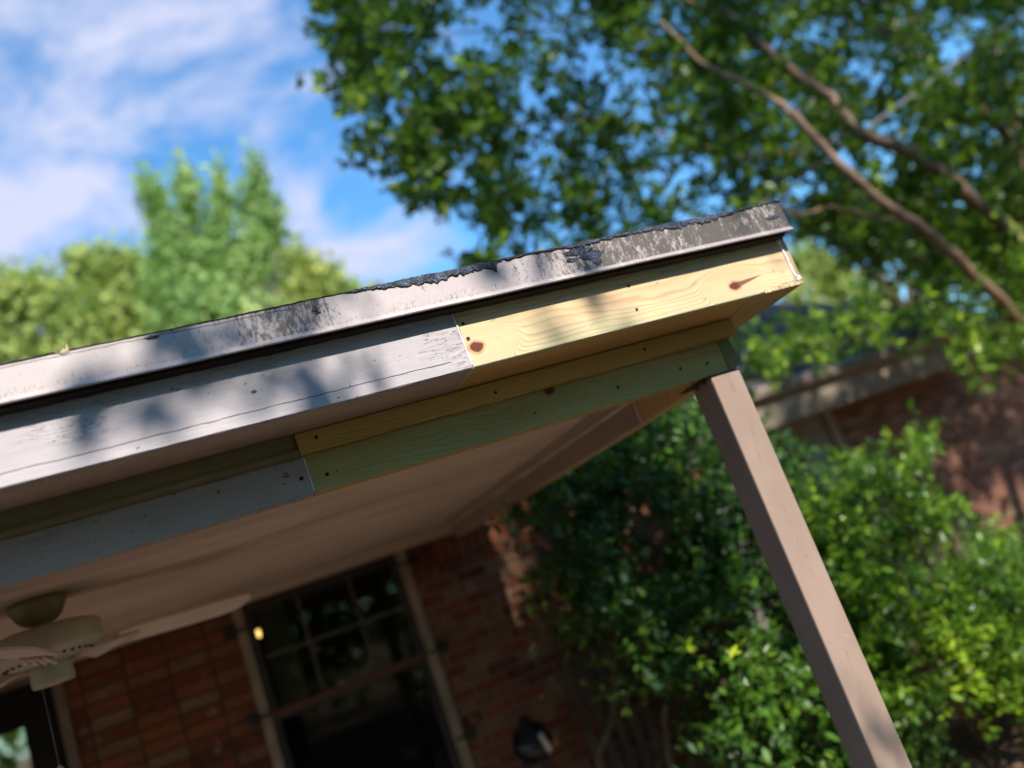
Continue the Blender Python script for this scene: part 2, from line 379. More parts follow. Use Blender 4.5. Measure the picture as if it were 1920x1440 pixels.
def gapf(x): return [(YD+0.0125, zL+0.012), (YD+0.0125, zL-0.004+0.002*nz(x, 5, 2)), (YF-0.006, zL-0.008+0.003*nz(x, 7, 3)+0.0015*nz(x, 45, 3)), (YF-0.0042, zL-0.008+0.003*nz(x, 7, 3)+0.0015*nz(x, 45, 3)), (YF-0.0042, zL+0.012)]
wavy_strip(-8.0, XR-0.012, 0.01, gapf).build('underlay_edge', plain('tar_paper', (0.02, 0.014, 0.011), 0.8), porch)  # dark strip painting in the shade between drip lip and fascia
# side return of the drip edge
ms_ = MB().prism_x([(0, 0)]*0 or [(YD, zTop+0.012), (YD, zL), (YD+0.02, zL), (YD+0.02, zTop+0.012)], 0, 0.001) if False else MB()
ms_.box(XR-0.008, XR+0.004, YD+0.013, YW, zL+0.001, zTop+0.009)
ms_.build('drip_edge', m_metal, porch)
# roof slab with tar surface
m_tar = NT('roofing_tar'); s = m_tar
tv = s.vor(s.comb(s.m_('MULTIPLY', s.x, 1.0), s.y, s.m_('MULTIPLY', s.z, 1.6)), 160, 'DISTANCE_TO_EDGE'); tn = s.noise(None, 60, 5, 0.7)
tcx = s.mix(s.smooth(tn, 0.35, 0.7), (0.022, 0.027, 0.045), (0.12, 0.14, 0.215)); tcx = s.mix(s.m_('SUBTRACT', 1, s.smooth(tv, 0.02, 0.10)), tcx, (0.01, 0.01, 0.012))
s.bump(s.m_('ADD', s.m_('MULTIPLY', s.smooth(tv, 0.0, 0.15), 0.5), tn), 1.0, 0.004); m_tar = s.fin(tcx, 0.55, 0.4)
MB().box(-8.0, XR-0.01, YD+0.014, YW+0.3, zL+0.003, zTop-0.012).build('roof_deck', m_tar, porch)
# ragged tar edge lying on top and lapping down over the metal
def px2X(u, v=540): return at(u, v, YD)[0]
lap = [(-0.40, 0.0), (0.0, 0.001), (0.28, 0.001), (0.40, 0.002), (0.47, 0.009), (0.60, 0.016), (0.74, 0.015), (0.765, 0.026), (0.775, 0.006), (0.86, 0.003), (0.93, 0.005), (1.00, 0.014), (1.06, 0.008), (1.15, 0.006), (1.25, 0.013), (1.33, 0.018), (1.42, 0.014), (1.50, 0.006), (1.60, 0.002), (1.64, 0.004)]
def lapf(x): return float(np.interp(x, [a for a, b in lap], [b for a, b in lap]))
def tarp(x):
    t = 0.012*max(0, x)/1.6
    l = lapf(x)*(1+0.55*nz(x, 70, 4)+0.35*nz(x, 190, 6)) + 0.0007
    h = zTop+t+0.0025+0.004*max(0, nz(x, 22, 7))*(1 if x > 0.3 else 0.3)+0.003*max(0, nz(x, 90, 8))*(1 if x > 0.3 else .4)
    th = 0.0042+0.002*nz(x, 60, 9) if l > 0.004 else 0.002
    return [(YD-th+0.0015, zTop+t-l+0.002), (YD+0.0008, zTop+t-l), (YD+0.03, zTop+t-0.010), (YD+0.03, h-0.002), (YD+0.006, h), (YD-th*0.8, h-0.003)]
tar = wavy_strip(-8.0, XR+0.006, 0.004, tarp).build('tar_edge', m_tar, porch)
tar['label'] = 'cracked blue-black roofing tar lapped over the metal edge'
# irregular tar patches further down the face
def blob(cx, cz, rx, rz, y, th, seed, n=46, sh=0.0):
    m = MB(); rr = random.Random(seed); pts = []
    for i in range(n):
        t = 2*math.pi*i/n; r = 1+0.32*mnoise.noise(Vector((math.cos(t)*2+seed, math.sin(t)*2, 0)))+0.26*mnoise.noise(Vector((math.cos(t)*6+seed, math.sin(t)*6, 3)))
        pts.append((cx+rx*r*math.cos(t)+sh*rz*math.sin(t), cz+rz*r*math.sin(t)))
    m.v = [(x, y, z) for x, z in pts] + [(cx+(x-cx)*.86, y-th, cz+(z-cz)*.86) for x, z in pts] + [(x, y+0.003, z) for x, z in pts]
    m.f = [tuple(n+i for i in range(n))] + [(i, (i+1) % n, n+(i+1) % n, n+i) for i in range(n)] + [(2*n+i, 2*n+(i+1) % n, (i+1) % n, i) for i in range(n)]
    return m
for (u, v, rx, rz, sd) in [(1108, 478, 0.036, 0.013, 3), (1120, 490, 0.012, 0.010, 9), (1072, 488, 0.014, 0.006, 5), (1085, 472, 0.04, 0.010, 4), (1447, 408, 0.022, 0.006, 7), (590, 580, 0.006, 0.006, 11), (597, 586, 0.006, 0.0022, 12), (285, 632, 0.013, 0.004, 13)]:
    p = at(u, v, YD); o = blob(p[0], p[2], rx, rz, YD-0.0003, 0.0016, sd).build('tar_patch', m_tar, porch)

m_dark = plain('dark_screw', (0.012, 0.010, 0.012), 0.5, 0.4, 0.3)
# --- fascia boards
m_oldfascia = paint('weathered_grey_paint', (0.30, 0.275, 0.295), (0.36, 0.325, 0.345), crack=(zS+0.026, 0.014, 0.60))
seamX = at(873, 650, YF)[0]
k1 = at(893, 651, YF); k2 = at(1378, 536, YF)
m_newfascia = wood('new_pine_fascia', (0.60, 0.46, 0.285), (0.36, 0.21, 0.10), freq=62, wander=0.024, grain=1.0,
    knots=[(k1[0], k1[2], 0.0125, None), (k2[0], k2[2], 0.0115, (0.10, 0.13))], tint=((0.33, 0.36, 0.22), 0.50, 0.72, 0.55), tint_z=(zS+0.012, zS+0.03))
def board(x0, x1, yf, th, z0, z1, seed=0, amp=0.0012, step=0.02, zr=0.0, edge=0.0022):
    def pf(x):
        a = amp*nz(x, 2.3, seed); b = amp*nz(x, 3.1, seed+20); c = amp*0.7*nz(x, 30, seed+4); r = zr*(x-x0)/(x1-x0)
        return [(yf+a, z0+edge+b+c+r), (yf+edge+a, z0+b+r), (yf+th, z0+b+r), (yf+th, z1), (yf+a, z1)]
    return wavy_strip(x0, x1, step, pf)
old = board(-8.0, seamX-0.001, YF-0.002, 0.02, zS, zTop-0.02, 1, 0.0018).build('fascia_board', m_oldfascia, porch)
old['label'] = 'old cracked grey-painted fascia board'
new = board(seamX+0.001, XR-0.024, YF, 0.02, zS+0.001, zTop-0.02, 2, 0.0010).build('fascia_board', m_newfascia, porch)
new['label'] = 'new unpainted pine fascia board with two knots'
m_sidewood = wood('side_pine', (0.52, 0.38, 0.19), (0.30, 0.17, 0.07), axis='y', across='x', freq=70, grain=0.6)
m_end = wood('end_grain_pine', (0.50, 0.37, 0.22), (0.25, 0.15, 0.08), axis='z', across='x', freq=210, grain=0.8)
sf = MB().box(XR-0.022, XR, YF+0.001, YW, zS+0.001, zTop-0.02).build('fascia_board', m_end, porch, bevel=0.0012)
sf['label'] = 'side fascia board showing its end grain at the corner'
# caulk beads
m_caulk = plain('white_caulk', (0.66, 0.64, 0.66), 0.45, 0.5, 0, 0.12, 90)
def bead(pts, r, name='caulk_bead', seed=0):
    out = []; rad = []
    for i in range(len(pts)-1):
        a, b = Vector(pts[i]), Vector(pts[i+1]); k = max(2, int((b-a).length/0.004))
        for j in range(k):
            p = a.lerp(b, j/k); q = len(out); jx = mnoise.noise(Vector((q*0.33, seed, 0)))
            out.append(p+Vector((jx*r*0.5, 0, mnoise.noise(Vector((q*.3, seed, 5)))*r*0.4))); rad.append(r*(1+0.55*mnoise.noise(Vector((q*0.21, seed, 9)))))
    return MB().tube(out, rad, 8).build(name, m_caulk, porch, smooth=True)
bead([(seamX-0.004, YF-0.002, zL-0.012), (seamX, YF-0.0015, zS+0.002)], 0.0019, seed=1)
bead([(seamX, YF-0.0005, zS-0.0002), (seamX, YT-0.002, zS-0.0008)], 0.0010, seed=2)
xc = XR-0.022
bead([(xc-0.002, YF-0.0012, zL-0.005), (xc-0.001, YF-0.001, zL-0.03), (xc+0.001, YF-0.001, zL-0.06), (xc+0.001, YF-0.001, zS+0.035), (xc+0.003, YF-0.001, zS+0.016)], 0.0042, seed=3)
o = blob(xc+0.009, zS+0.019, 0.012, 0.008, YF-0.0006, 0.002, 21).build('caulk_bead', m_caulk, porch)
bead([(xc-0.125, YF-0.001, zS+0.004), (xc-0.128, YF-0.002, zS+0.012)], 0.0016, seed=5)
bead([(xc-0.05, YF-0.001, zS+0.0155), (xc-0.02, YF-0.001, zS+0.0165), (xc+0.002, YF-0.001, zS+0.016)], 0.0012, seed=6)
# torn, unplaned lower corner of the board: strip of rough fibres
m_rough = wood('torn_pine', (0.66, 0.50, 0.32), (0.36, 0.22, 0.12), axis='z', across='x', freq=420, grain=0.8)
tm = MB()
for i in range(70):
    fx = xc-0.118+0.125*i/70+random.uniform(-.001, .001); h = 0.012*(0.5+0.5*random.random())
    tm.box(fx, fx+random.uniform(.0012, .003), YF-0.0035+random.uniform(-.0008, .001), YF+0.004, zS+random.uniform(-.0012, .0008), zS+h)
tm.build('torn_wood_edge', m_rough, porch)

# --- soffit boards (underside of the overhang)
m_oldsoffit = paint('brown_shaded_paint', (0.38, 0.295, 0.24), (0.43, 0.335, 0.275), axis='x', across='y', specks=True, fleck=0.74)  # brown is the old soffit boards' own paint
m_newsoffit = wood('new_pine_soffit', (0.56, 0.37, 0.135), (0.33, 0.18, 0.05), axis='x', across='y', freq=60, grain=0.55, wander=0.015)
MB().box(-8.0, seamX-0.001, YF+0.019, YB+0.01, zS, zS+0.018).build('soffit_board', m_oldsoffit, porch)
xm0, xm1 = at(1412, 558, YF)[0], at(1375, 594, YT)[0]
zz0, zz1 = zS+0.0012, zS+0.019
def slab(poly, z0, z1):
    n = len(poly); m = MB(); m.v = [(x, y, z0) for x, y in poly]+[(x, y, z1) for x, y in poly]
    m.f = [tuple(range(n)), tuple(n+i for i in range(n))]+[(i, (i+1) % n, n+(i+1) % n, n+i) for i in range(n)]; return m
slab([(seamX+0.001, YF+0.019), (xm0, YF+0.019), (xm1, YB+0.01), (seamX+0.001, YB+0.01)], zz0, zz1).build('soffit_board', m_newsoffit, porch)
slab([(xm0+0.0022, YF+0.0195), (XR-0.0225, YF+0.0195), (XR-0.0225, YW), (1.478, YW), (1.478, YB+0.0), (xm1+0.0025, YB-0.003)], zz0+0.0005, zz1).build('soffit_board', m_sidewood, porch)

# --- trim strips under the soffit
tx0 = at(556, 833, YT)[0]
m_newtrim = wood('new_trim_strip', (0.56, 0.36, 0.11), (0.20, 0.08, 0.015), freq=190, grain=0.95, wander=0.012)
m_oldtrim = paint('olive_paint', (0.20, 0.155, 0.075), (0.24, 0.19, 0.10), specks=False)
tr = board(tx0+0.001, 1.492, YT, 0.021, zTb, zS-0.0022, 5, 0.0006, edge=0.0035).build('trim_strip', m_newtrim, porch); tr['label'] = 'new stained-looking pine trim strip'
def oldp(x):
    return [(YT+0.004, zTb-0.001), (YT-0.006, zTb+0.002), (YT-0.006, zTb+0.009), (YT+0.004, zTb+0.011), (YT+0.012, zTb+0.024), (YT+0.0115, zTb+0.038), (YT+0.004, zS-0.001), (YB-0.001, zS-0.001), (YB-0.001, zTb-0.001)]
ot = wavy_strip(-8.0, tx0-0.001, 0.1, oldp).build('trim_strip', m_oldtrim, porch); ot['label'] = 'old painted cove moulding'
MB().box(tx0-0.0012, tx0+0.0012, YT-0.0015, YT+0.01, zTb-0.001, zS-0.002).build('joint_crack', plain('resin_brown', (0.10, 0.03, 0.012), 0.5), porch)

# --- beam
bx0, bx1 = at(580, 890, YB)[0], 1.434
kb = at(1029, 732, YB)
m_newbeam = wood('treated_green_pine', (0.44, 0.36, 0.135), (0.13, 0.10, 0.03), freq=120, grain=0.65, wander=0.018,
    knots=[(kb[0], kb[2], 0.011, None)], tint=((0.34, 0.335, 0.15), 0.40, 0.66, 0.7), seed=3.0)
m_under = wood('beam_underside', (0.52, 0.33, 0.11), (0.30, 0.16, 0.05), axis='x', across='y', freq=70, grain=0.5)
m_oldbeam = paint('grey_beam_paint', (0.33, 0.28, 0.275), (0.38, 0.325, 0.315), fleck=0.71)
def beam(x0, x1, mat, lab, sd):
    b = board(x0, x1, YB, 0.038, zBb, zS-0.002, sd, 0.0010).build('beam', mat, porch); b['label'] = lab; return b
nb = beam(bx0+0.0012, bx1-0.001, m_newbeam, 'new greenish treated-pine beam board', 8)
nb.data.materials.append(m_under)
for p in nb.data.polygons:
    if p.normal.z < -0.8: p.material_index = 1
ob = beam(-8.0, bx0-0.0012, m_oldbeam, 'old grey-painted beam board', 9)
bead([(bx0-0.001, YB-0.0006, zTb-0.001), (bx0, YB-0.0006, zBb+0.002)], 0.0014, seed=8)
MB().box(bx1+0.001, 1.476, YB+0.002, YW-0.02, zBb, zS-0.003).build('side_beam', m_sidewood, porch, bevel=0.001)
m_endb = wood('beam_end_grain', (0.20, 0.20, 0.085), (0.09, 0.085, 0.03), axis='x', across='z', freq=330, grain=0.9, wander=0.05)
MB().box(bx1+0.0015, 1.4755, YB-0.001, YB+0.0015, zBb+0.001, zS-0.003).build('beam_end', m_endb, porch)
# painted rear part of side beam and its inner moulding, with the new piece near the corner
m_brownpaint = paint('brown_ceiling_paint', (0.44, 0.345, 0.28), (0.50, 0.39, 0.32), axis='y', across='z', specks=False)
ypn = 2.35
m_cladpaint = paint('brown_beam_paint', (0.30, 0.225, 0.18), (0.34, 0.26, 0.21), axis='y', across='z', specks=False)
MB().box(bx1-0.024, bx1, ypn, YW-0.02, zBb-0.001, zCe-0.0005).build('side_beam_cladding', m_cladpaint, porch, bevel=0.001)
MB().box(bx1-0.022, bx1, YB+0.040, ypn-0.001, zBb, zCe-0.0005).build('side_beam_cladding', m_sidewood, porch, bevel=0.001)
MB().prism_x([(0,0),(1,0),(1,1)], 0, 1) 
mm = MB(); prof = [(bx1-0.0245, zCe-0.001), (bx1-0.125, zCe-0.001), (bx1-0.125, zCe-0.008), (bx1-0.035, zCe-0.012), (bx1-0.0245, zCe-0.022)]
n_ = len(prof); mm.v = [(x, ypn, z) for x, z in prof]+[(x, YW-0.02, z) for x, z in prof]
mm.f = [tuple(range(n_)), tuple(n_+i for i in range(n_))]+[(i, (i+1) % n_, n_+(i+1) % n_, n_+i) for i in range(n_)]
mm.build('moulding', m_cladpaint, porch)
m_bead = plain('paint_filled_joint', (0.78, 0.66, 0.57), 0.5)  # first two strips paint in moulding highlights, the third fills a seam
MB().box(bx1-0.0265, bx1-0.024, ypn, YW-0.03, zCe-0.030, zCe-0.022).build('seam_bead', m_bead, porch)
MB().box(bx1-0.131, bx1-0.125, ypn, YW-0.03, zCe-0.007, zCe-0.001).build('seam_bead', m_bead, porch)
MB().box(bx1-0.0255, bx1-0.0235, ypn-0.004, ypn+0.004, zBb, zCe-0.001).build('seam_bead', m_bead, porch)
# ceiling sheets with a seam
m_ceil = NT('ceiling_paint'); s = m_ceil
c1 = s.noise(s.scaled(0.9, 3.5, 1), 1.2, 4, 0.55, 0.8); cc_ = s.mix(s.smooth(c1, 0.35, 0.7), (0.62, 0.51, 0.42), (0.46, 0.37, 0.295))
s.bump(s.noise(s.scaled(3, 30, 1), 1, 4), 0.25, 0.004); m_ceil = s.fin(cc_, 0.6, 0.3)
MB().box(-8.0, bx1-0.001, YB+0.0385, 2.43, zCe, zCe+0.02).build('ceiling', m_ceil, porch)
MB().box(-8.0, bx1-0.001, 2.4325, YW-0.001, zCe+0.0012, zCe+0.02).build('ceiling', m_ceil, porch)
sY = 0.4175/((at(700, 943, 1.0)[2]-EYE))
MB().box(-8.0, bx1-0.128, sY-0.0015, sY+0.0015, zCe-0.0012, zCe+0.0002).build('seam_bead', plain('seam_filler', (0.42, 0.33, 0.26), 0.6), porch)
for i in range(26):
    xn = -1.6+0.115*i+random.uniform(-.02, .02); yn = random.choice([2.41, 2.45, 3.2, 3.9])+random.uniform(-.01, .01)
    MB().lathe(xn, yn, [(.0035, zCe+.001), (.0035, zCe-.0006), (.0001, zCe-.0009)], 10).build('nail_head', m_dark if i % 3 == 0 else m_brownpaint, porch)
MB().box(-8.0, bx1-0.026, 4.872, 4.899, 0.343+EYE, zCe+0.001).build('frieze_board', m_brownpaint, porch, bevel=0.002)

# --- screws, nail holes
def dot(u, v, Y, r, name='screw', par=porch, ry=None):
    p = at(u, v, Y); m = MB(); n = 14
    ry = ry or r
    m.v = [(p[0]+r*math.cos(2*math.pi*i/n), Y-0.0010, p[2]+ry*math.sin(2*math.pi*i/n)) for i in range(n)]+[(p[0]+r*1.15*math.cos(2*math.pi*i/n), Y+0.002, p[2]+ry*1.15*math.sin(2*math.pi*i/n)) for i in range(n)]+[(p[0], Y-0.0003, p[2])]
    m.f = [(i, (i+1) % n, 2*n) for i in range(n)]+[(i, (i+1) % n, n+(i+1) % n, n+i) for i in range(n)]
    return m.build(name, m_dark, par)
for u, v, r in [(868, 607, .0042), (1179, 536, .0034), (1194, 580, .0034), (878, 635, .0045), (1450, 507, .0014)]: dot(u, v, YF-0.0006, r)
for u, v in [(593, 820), (929, 736), (1209, 655)]: dot(u, v, YT-0.0006, .0040)
for u, v, r in [(613, 889, .0042), (1159, 726, .0040), (1276, 691, .0040), (1326, 681, .0040), (1003, 774, .0026), (632, 883, .0016), (1277, 665, .0015)]: dot(u, v, YB-0.0008, r)
dot(565, 897, YB-0.0008, .0046); dot(436, 664, YF-0.003, .0018); 
m_rust = plain('rusty_nail', (0.11, 0.045, 0.025), 0.8)
for u, v, a, b in [(476, 734, .0055, .003), (334, 731, .003, .0014), (322, 729, .003, .0014), (443, 679, .003, .0016), (364, 681, .003, .001)]:
    o = dot(u, v, YF-0.003, a, 'nail_scar', ry=b); o.data.materials.clear(); o.data.materials.append(m_rust)
for u, v, a, b in [(537, 893, .008, .0012), (535, 888, .006, .0009)]: dot(u, v, YB-0.0008, a, 'nail_scar', ry=b)
pn = at(272, 985, YB)
MB().tube([(pn[0], YB-0.0005, pn[2]+0.006), (pn[0]+0.001, YB-0.012, pn[2]-0.004), (pn[0]+0.002, YB-0.014, pn[2]-0.016)], [.0016, .0014, .001], 8).build('bent_staple', plain('pale_metal', (0.45, 0.42, 0.42), 0.4), porch)

# --- post
m_post = NT('post_paint'); s = m_post
pn_ = s.noise(s.scaled(3, 3, 1.5), 2, 5, 0.6); pcol = s.mix(s.smooth(pn_, 0.3, 0.7), (0.225, 0.16, 0.13), (0.27, 0.195, 0.16))
st = s.noise(s.comb(s.m_('MULTIPLY', s.x, 90.0), s.m_('MULTIPLY', s.y, 90.0), s.m_('MULTIPLY', s.z, 14.0)), 1, 3, 0.7)
cen = s.m_('SUBTRACT', 1, s.smooth(s.m_('ABSOLUTE', s.m_('SUBTRACT', s.x, 1.405)), 0.004, 0.014))
pcol = s.mix(s.m_('MULTIPLY', s.m_('MULTIPLY', s.smooth(st, 0.56, 0.64), cen), 0.3), pcol, (0.11, 0.06, 0.045))
fl = s.noise(s.scaled(55, 55, 45), 1, 2); pcol = s.mix(s.smooth(fl, 0.80, 0.82), pcol, (0.62, 0.42, 0.25))
rst = s.noise(s.scaled(24, 24, 12), 1, 4, 0.7); pcol = s.mix(s.m_('MULTIPLY', s.smooth(s.m_('ADD', rst, s.m_('MULTIPLY', s.smooth(s.z, 1.95, 2.2), 0.14)), 0.68, 0.74), 0.5), pcol, (0.25, 0.115, 0.07))
s.bump(s.m_('ADD', pn_, s.m_('MULTIPLY', st, 0.4)), 0.25, 0.003); m_post = s.fin(pcol, 0.45, 0.4)
PX0, PX1, PY0, PY1 = 1.354, 1.453, 1.832, 1.934
post = MB().box(PX0, PX1, PY0, PY1, 0.1, zBb-0.005).build('post', m_post, porch, bevel=0.006)
post['label'] = 'square brown-painted steel post'
brk = MB().box(PX0-0.012, PX1-0.001, PY0+0.006, PY1+0.05, zBb-0.0045, zBb-0.0006).build('bracket', plain('rusty_plate', (0.07, 0.035, 0.025), 0.7), post)
sb = MB(); 
for i in range(9):
    a = Vector((PX0-0.02+random.uniform(-.03, .02), PY0+0.03+random.uniform(-.01, .06), zBb-0.006)); sb.tube([a, a+Vector((random.uniform(-.02, .02), random.uniform(-.01, .01), random.uniform(-.012, .0)))], [.004, .002], 6)
sb.build('rust_scale', plain('flaking_rust', (0.09, 0.04, 0.025), 0.8), post)
tw = at(1386, 690, YB)
MB().tube([(PX1-0.01, PY0-0.001, zBb-0.003), (PX1+0.003, PY0-0.001, zBb+0.001), (PX1-0.002, PY0-.002, zBb+0.006)], [.002, .0025, .001], 7).build('caulk_bead', m_caulk, porch)

# ------------------------------------------------------------------ house wall, window, door
house = thing('brick_house', 'dark red brick house wall under the porch ceiling, with a tall window and a door', 'house', (0, 6.5, 0))
m_brick = brickmat('stack_brick', ox=0.085, oz=0.02)
m_brickr = brickmat('stack_brick_right', off=0.5, ox=0.0, oz=0.02, mortar=(0.16, 0.125, 0.09))  # mortar lightened to paint in the sun on the right-hand wall
m_sold = brickmat('soldier_brick', vertical=True, ox=0.0, oz=-0.045)
WX0, WX1, WZ0, WZ1 = 0.075, 1.085, 0.75, 0.342+EYE
DX0, DX1, DZ1 = -1.95, -0.775, 0.335+EYE
WT = 3.6; WR = 3.2
wl = MB()
wl.box(DX1, WX0, YW, YW+0.1, 0, zCe+0.4); wl.box(-9, DX0, YW, YW+0.1, 0, zCe+0.4)
wl.box(WX0, WX1, YW, YW+0.1, 0, WZ0); wl.box(WX0, WX1, YW, YW+0.1, WZ1, zCe+0.4); wl.box(DX0, DX1, YW, YW+0.1, DZ1, zCe+0.4)
wl.build('brick_wall', m_brick, house)
wr = MB(); wr.box(WX1, WR, YW, YW+0.1, 0, 2.02); wr.box(WX1, WR, YW, YW+0.1, zCe+0.0, zCe+0.4); wr.box(WR-0.1, WR, YW+0.1, 10.5, 0, zCe+0.4); wr.build('brick_wall', m_brickr, house)
MB().box(WX1, WR, YW, YW+0.1, 2.02, zCe).build('soldier_course', m_sold, house)
# main roof behind
m_shingle = NT('dark_shingles'); s = m_shingle
sh = s.noise(s.scaled(3, 12, 12), 2, 4, 0.6); s.bump(sh, 0.6, 0.02); m_shingle = s.fin(s.ramp(sh, [(0.3, (0.035, 0.035, 0.045)), (0.6, (0.075, 0.07, 0.075)), (0.75, (0.12, 0.10, 0.095))]), 0.9, 0.2)
slabr = MB(); slabr.v = [(-9, 4.6, 2.62), (3.5, 4.6, 2.62), (3.5, 9.0, 3.5), (-9, 9.0, 3.5), (3.5, 13.4, 2.62), (-9, 13.4, 2.62), (-9, 4.6, 2.74), (3.5, 4.6, 2.74), (3.5, 9.0, 3.62), (-9, 9.0, 3.62), (3.5, 13.4, 2.74), (-9, 13.4, 2.74)]
slabr.f = [(0,1,2,3),(3,2,4,5),(6,7,8,9),(9,8,10,11),(0,1,7,6),(1,2,8,7),(2,4,10,8),(5,4,10,11),(0,3,9,6),(3,5,11,9)]
slabr.build('roof', m_shingle, house)
# dark room behind
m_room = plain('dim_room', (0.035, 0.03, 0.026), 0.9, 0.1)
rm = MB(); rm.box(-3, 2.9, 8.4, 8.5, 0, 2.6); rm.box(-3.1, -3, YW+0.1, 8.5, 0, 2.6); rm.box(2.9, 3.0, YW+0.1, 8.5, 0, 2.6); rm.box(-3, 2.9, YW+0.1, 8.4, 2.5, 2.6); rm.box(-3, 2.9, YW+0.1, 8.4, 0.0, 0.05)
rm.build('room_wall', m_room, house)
# window
m_wframe = plain('taupe_window_trim', (0.25, 0.19, 0.135), 0.6)
m_sash = plain('dark_bronze_sash', (0.03, 0.022, 0.018), 0.5)
m_munt = plain('muntin_bar', (0.07, 0.055, 0.048), 0.6)
m_glass = glass('window_glass', 0.0)
wf = MB(); wf.box(WX0, WX0+0.052, YW-0.018, YW+0.06, WZ0, WZ1); wf.box(WX1-0.055, WX1, YW-0.018, YW+0.06, WZ0, WZ1); wf.box(WX0+0.052, WX1-0.055, YW-0.01, YW+0.06, WZ0, WZ0+0.05)
win = wf.build('window', m_wframe, house, bevel=0.003); win['label'] = 'tall dark window with taupe side trim'
a, b = WX0+0.052, WX1-0.055; zr = -0.27+EYE
sa = MB()
for z0, z1, y in ((zr, WZ1-0.001, YW+0.02), (WZ0+0.05, zr, YW+0.045)):
    sa.box(a, a+0.045, y, y+0.03, z0, z1); sa.box(b-0.045, b, y, y+0.03, z0, z1); sa.box(a+0.045, b-0.045, y, y+0.03, z1-0.04, z1)
sa.build('sash', m_sash, win, bevel=0.002)
MB().box(a+0.001, b-0.001, YW+0.012, YW+0.05, zr-0.02, zr+0.02).build('meeting_rail', plain('red_brown_rail', (0.09, 0.03, 0.02), 0.5), win, bevel=0.002)
mu = MB(); zc = 0.028+EYE
mu.box(a+0.06, b-0.05, YW+0.026, YW+0.040, zc-0.010, zc+0.010)
for q in (1/3, 2/3):
    x = a+(b-a)*q; mu.box(x-0.009, x+0.009, YW+0.0262, YW+0.0398, zr+0.02, zc-0.0102); mu.box(x-0.009, x+0.009, YW+0.0262, YW+0.0398, zc+0.0102, WZ1-0.045)
mu.build('muntin', m_munt, win)
pa = MB(); pa.poly([(a+.04, YW+0.033, zr), (b-.04, YW+0.033, zr), (b-.04, YW+0.033, WZ1-.03), (a+.04, YW+0.033, WZ1-.03)], [(0,1,2,3)]); pa.poly([(a+.04, YW+0.058, WZ0+.04), (b-.04, YW+0.058, WZ0+.04), (b-.04, YW+0.058, zr), (a+.04, YW+0.058, zr)], [(0,1,2,3)])
pa.build('pane', m_glass, win)
m_clip = plain('black_clip', (0.01, 0.01, 0.012), 0.5)
for side, zs in ((-1, (0.212, -0.255, -0.75)), (1, (0.262, -0.262, -0.76))):
    for z in zs:
        xx = WX0-0.012 if side < 0 else WX1+0.012; m = MB()
        m.box(min(xx, xx+side*-0.07), max(xx, xx+side*-0.07), YW-0.0215, YW-0.019, z+EYE-0.008, z+EYE+0.008)
        m.box(xx-(0.05 if side < 0 else 0), xx+(0.05 if side > 0 else 0), YW-0.055, YW-0.001, z+EYE-0.03, z+EYE+0.03)
        m.build('clip', m_clip, win, bevel=0.002)
# curtain inside
cu = MB(); nn = 40
for i in range(nn+1):
    x = 0.20+0.16*i/nn; y = 5.16+0.012*math.sin(i*1.3)
    cu.v += [(x, y, 1.62), (x+0.002, y+0.003, 2.5)]
cu.f = [(2*i, 2*i+2, 2*i+3, 2*i+1) for i in range(nn)]
tag(cu.build('curtain', plain('olive_curtain', (0.16, 0.17, 0.09), 0.9), smooth=True), 'narrow olive curtain hanging inside the left edge of the dark window', 'curtain')
# lamp glowing inside
em = NT('lamp_glow'); em.fin((1.0, 0.7, 0.3), 0.5); em.b.inputs['Emission Color'].default_value = (1.0, 0.62, 0.16, 1); em.b.inputs['Emission Strength'].default_value = 1.6
lp = at(485, 1187, 5.7); lamp = thing('lamp', 'small lit yellow bulb seen inside the window at its upper left', 'lamp', lp)
MB().lathe(lp[0], lp[1], [(0.001, lp[2]-.026), (.016, lp[2]-.020), (.024, lp[2]-.008), (.024, lp[2]+.004), (.016, lp[2]+.016), (.010, lp[2]+.020)], 20).build('bulb', em.m, lamp, smooth=True)
MB().lathe(lp[0], lp[1], [(.011, lp[2]+.020), (.012, lp[2]+.06), (.004, lp[2]+.065), (.004, 2.5)], 16).build('cord', m_sash, lamp)
# door
dr = MB(); up_ = [(DX0, 0.1), (DX0, DZ1), (DX1, DZ1), (DX1, 0.1), (DX1-0.05, 0.1), (DX1-0.05, DZ1-0.02), (DX0+0.05, DZ1-0.02), (DX0+0.05, 0.1)]
dr.v = [(x, YW-0.015, z) for x, z in up_]+[(x, YW+0.07, z) for x, z in up_]
dr.f = [(0, 1, 6, 7), (1, 2, 5, 6), (2, 3, 4, 5), (8, 9, 14, 15), (9, 10, 13, 14), (10, 11, 12, 13)]+[(i, (i+1) % 8, 8+(i+1) % 8, 8+i) for i in range(8)]
door = dr.build('door', plain('brown_door_frame', (0.16, 0.115, 0.085), 0.6), house, bevel=0.003); door['label'] = 'dark door with a pale reflection in its glass'
d2 = MB(); d2.box(DX0+0.05, DX0+0.17, YW+0.03, YW+0.07, 0.1, DZ1); d2.box(DX1-0.21, DX1-0.05, YW+0.03, YW+0.07, 0.1, DZ1); d2.box(DX0+0.17, DX1-0.21, YW+0.03, YW+0.07, 0.115+EYE, DZ1); d2.box(DX0+0.17, DX1-0.21, YW+0.03, YW+0.07, 0.1, 0.5)
d2.build('door_leaf', plain('black_door', (0.006, 0.005, 0.005), 0.6, 0.2), door)
MB().poly([(DX0+.16, YW+.05, .45), (DX1-.2, YW+.05, .45), (DX1-.2, YW+.05, .13+EYE), (DX0+.16, YW+.05, .13+EYE)], [(0,1,2,3)]).build('glass', glass('door_glass', 0.5), door)

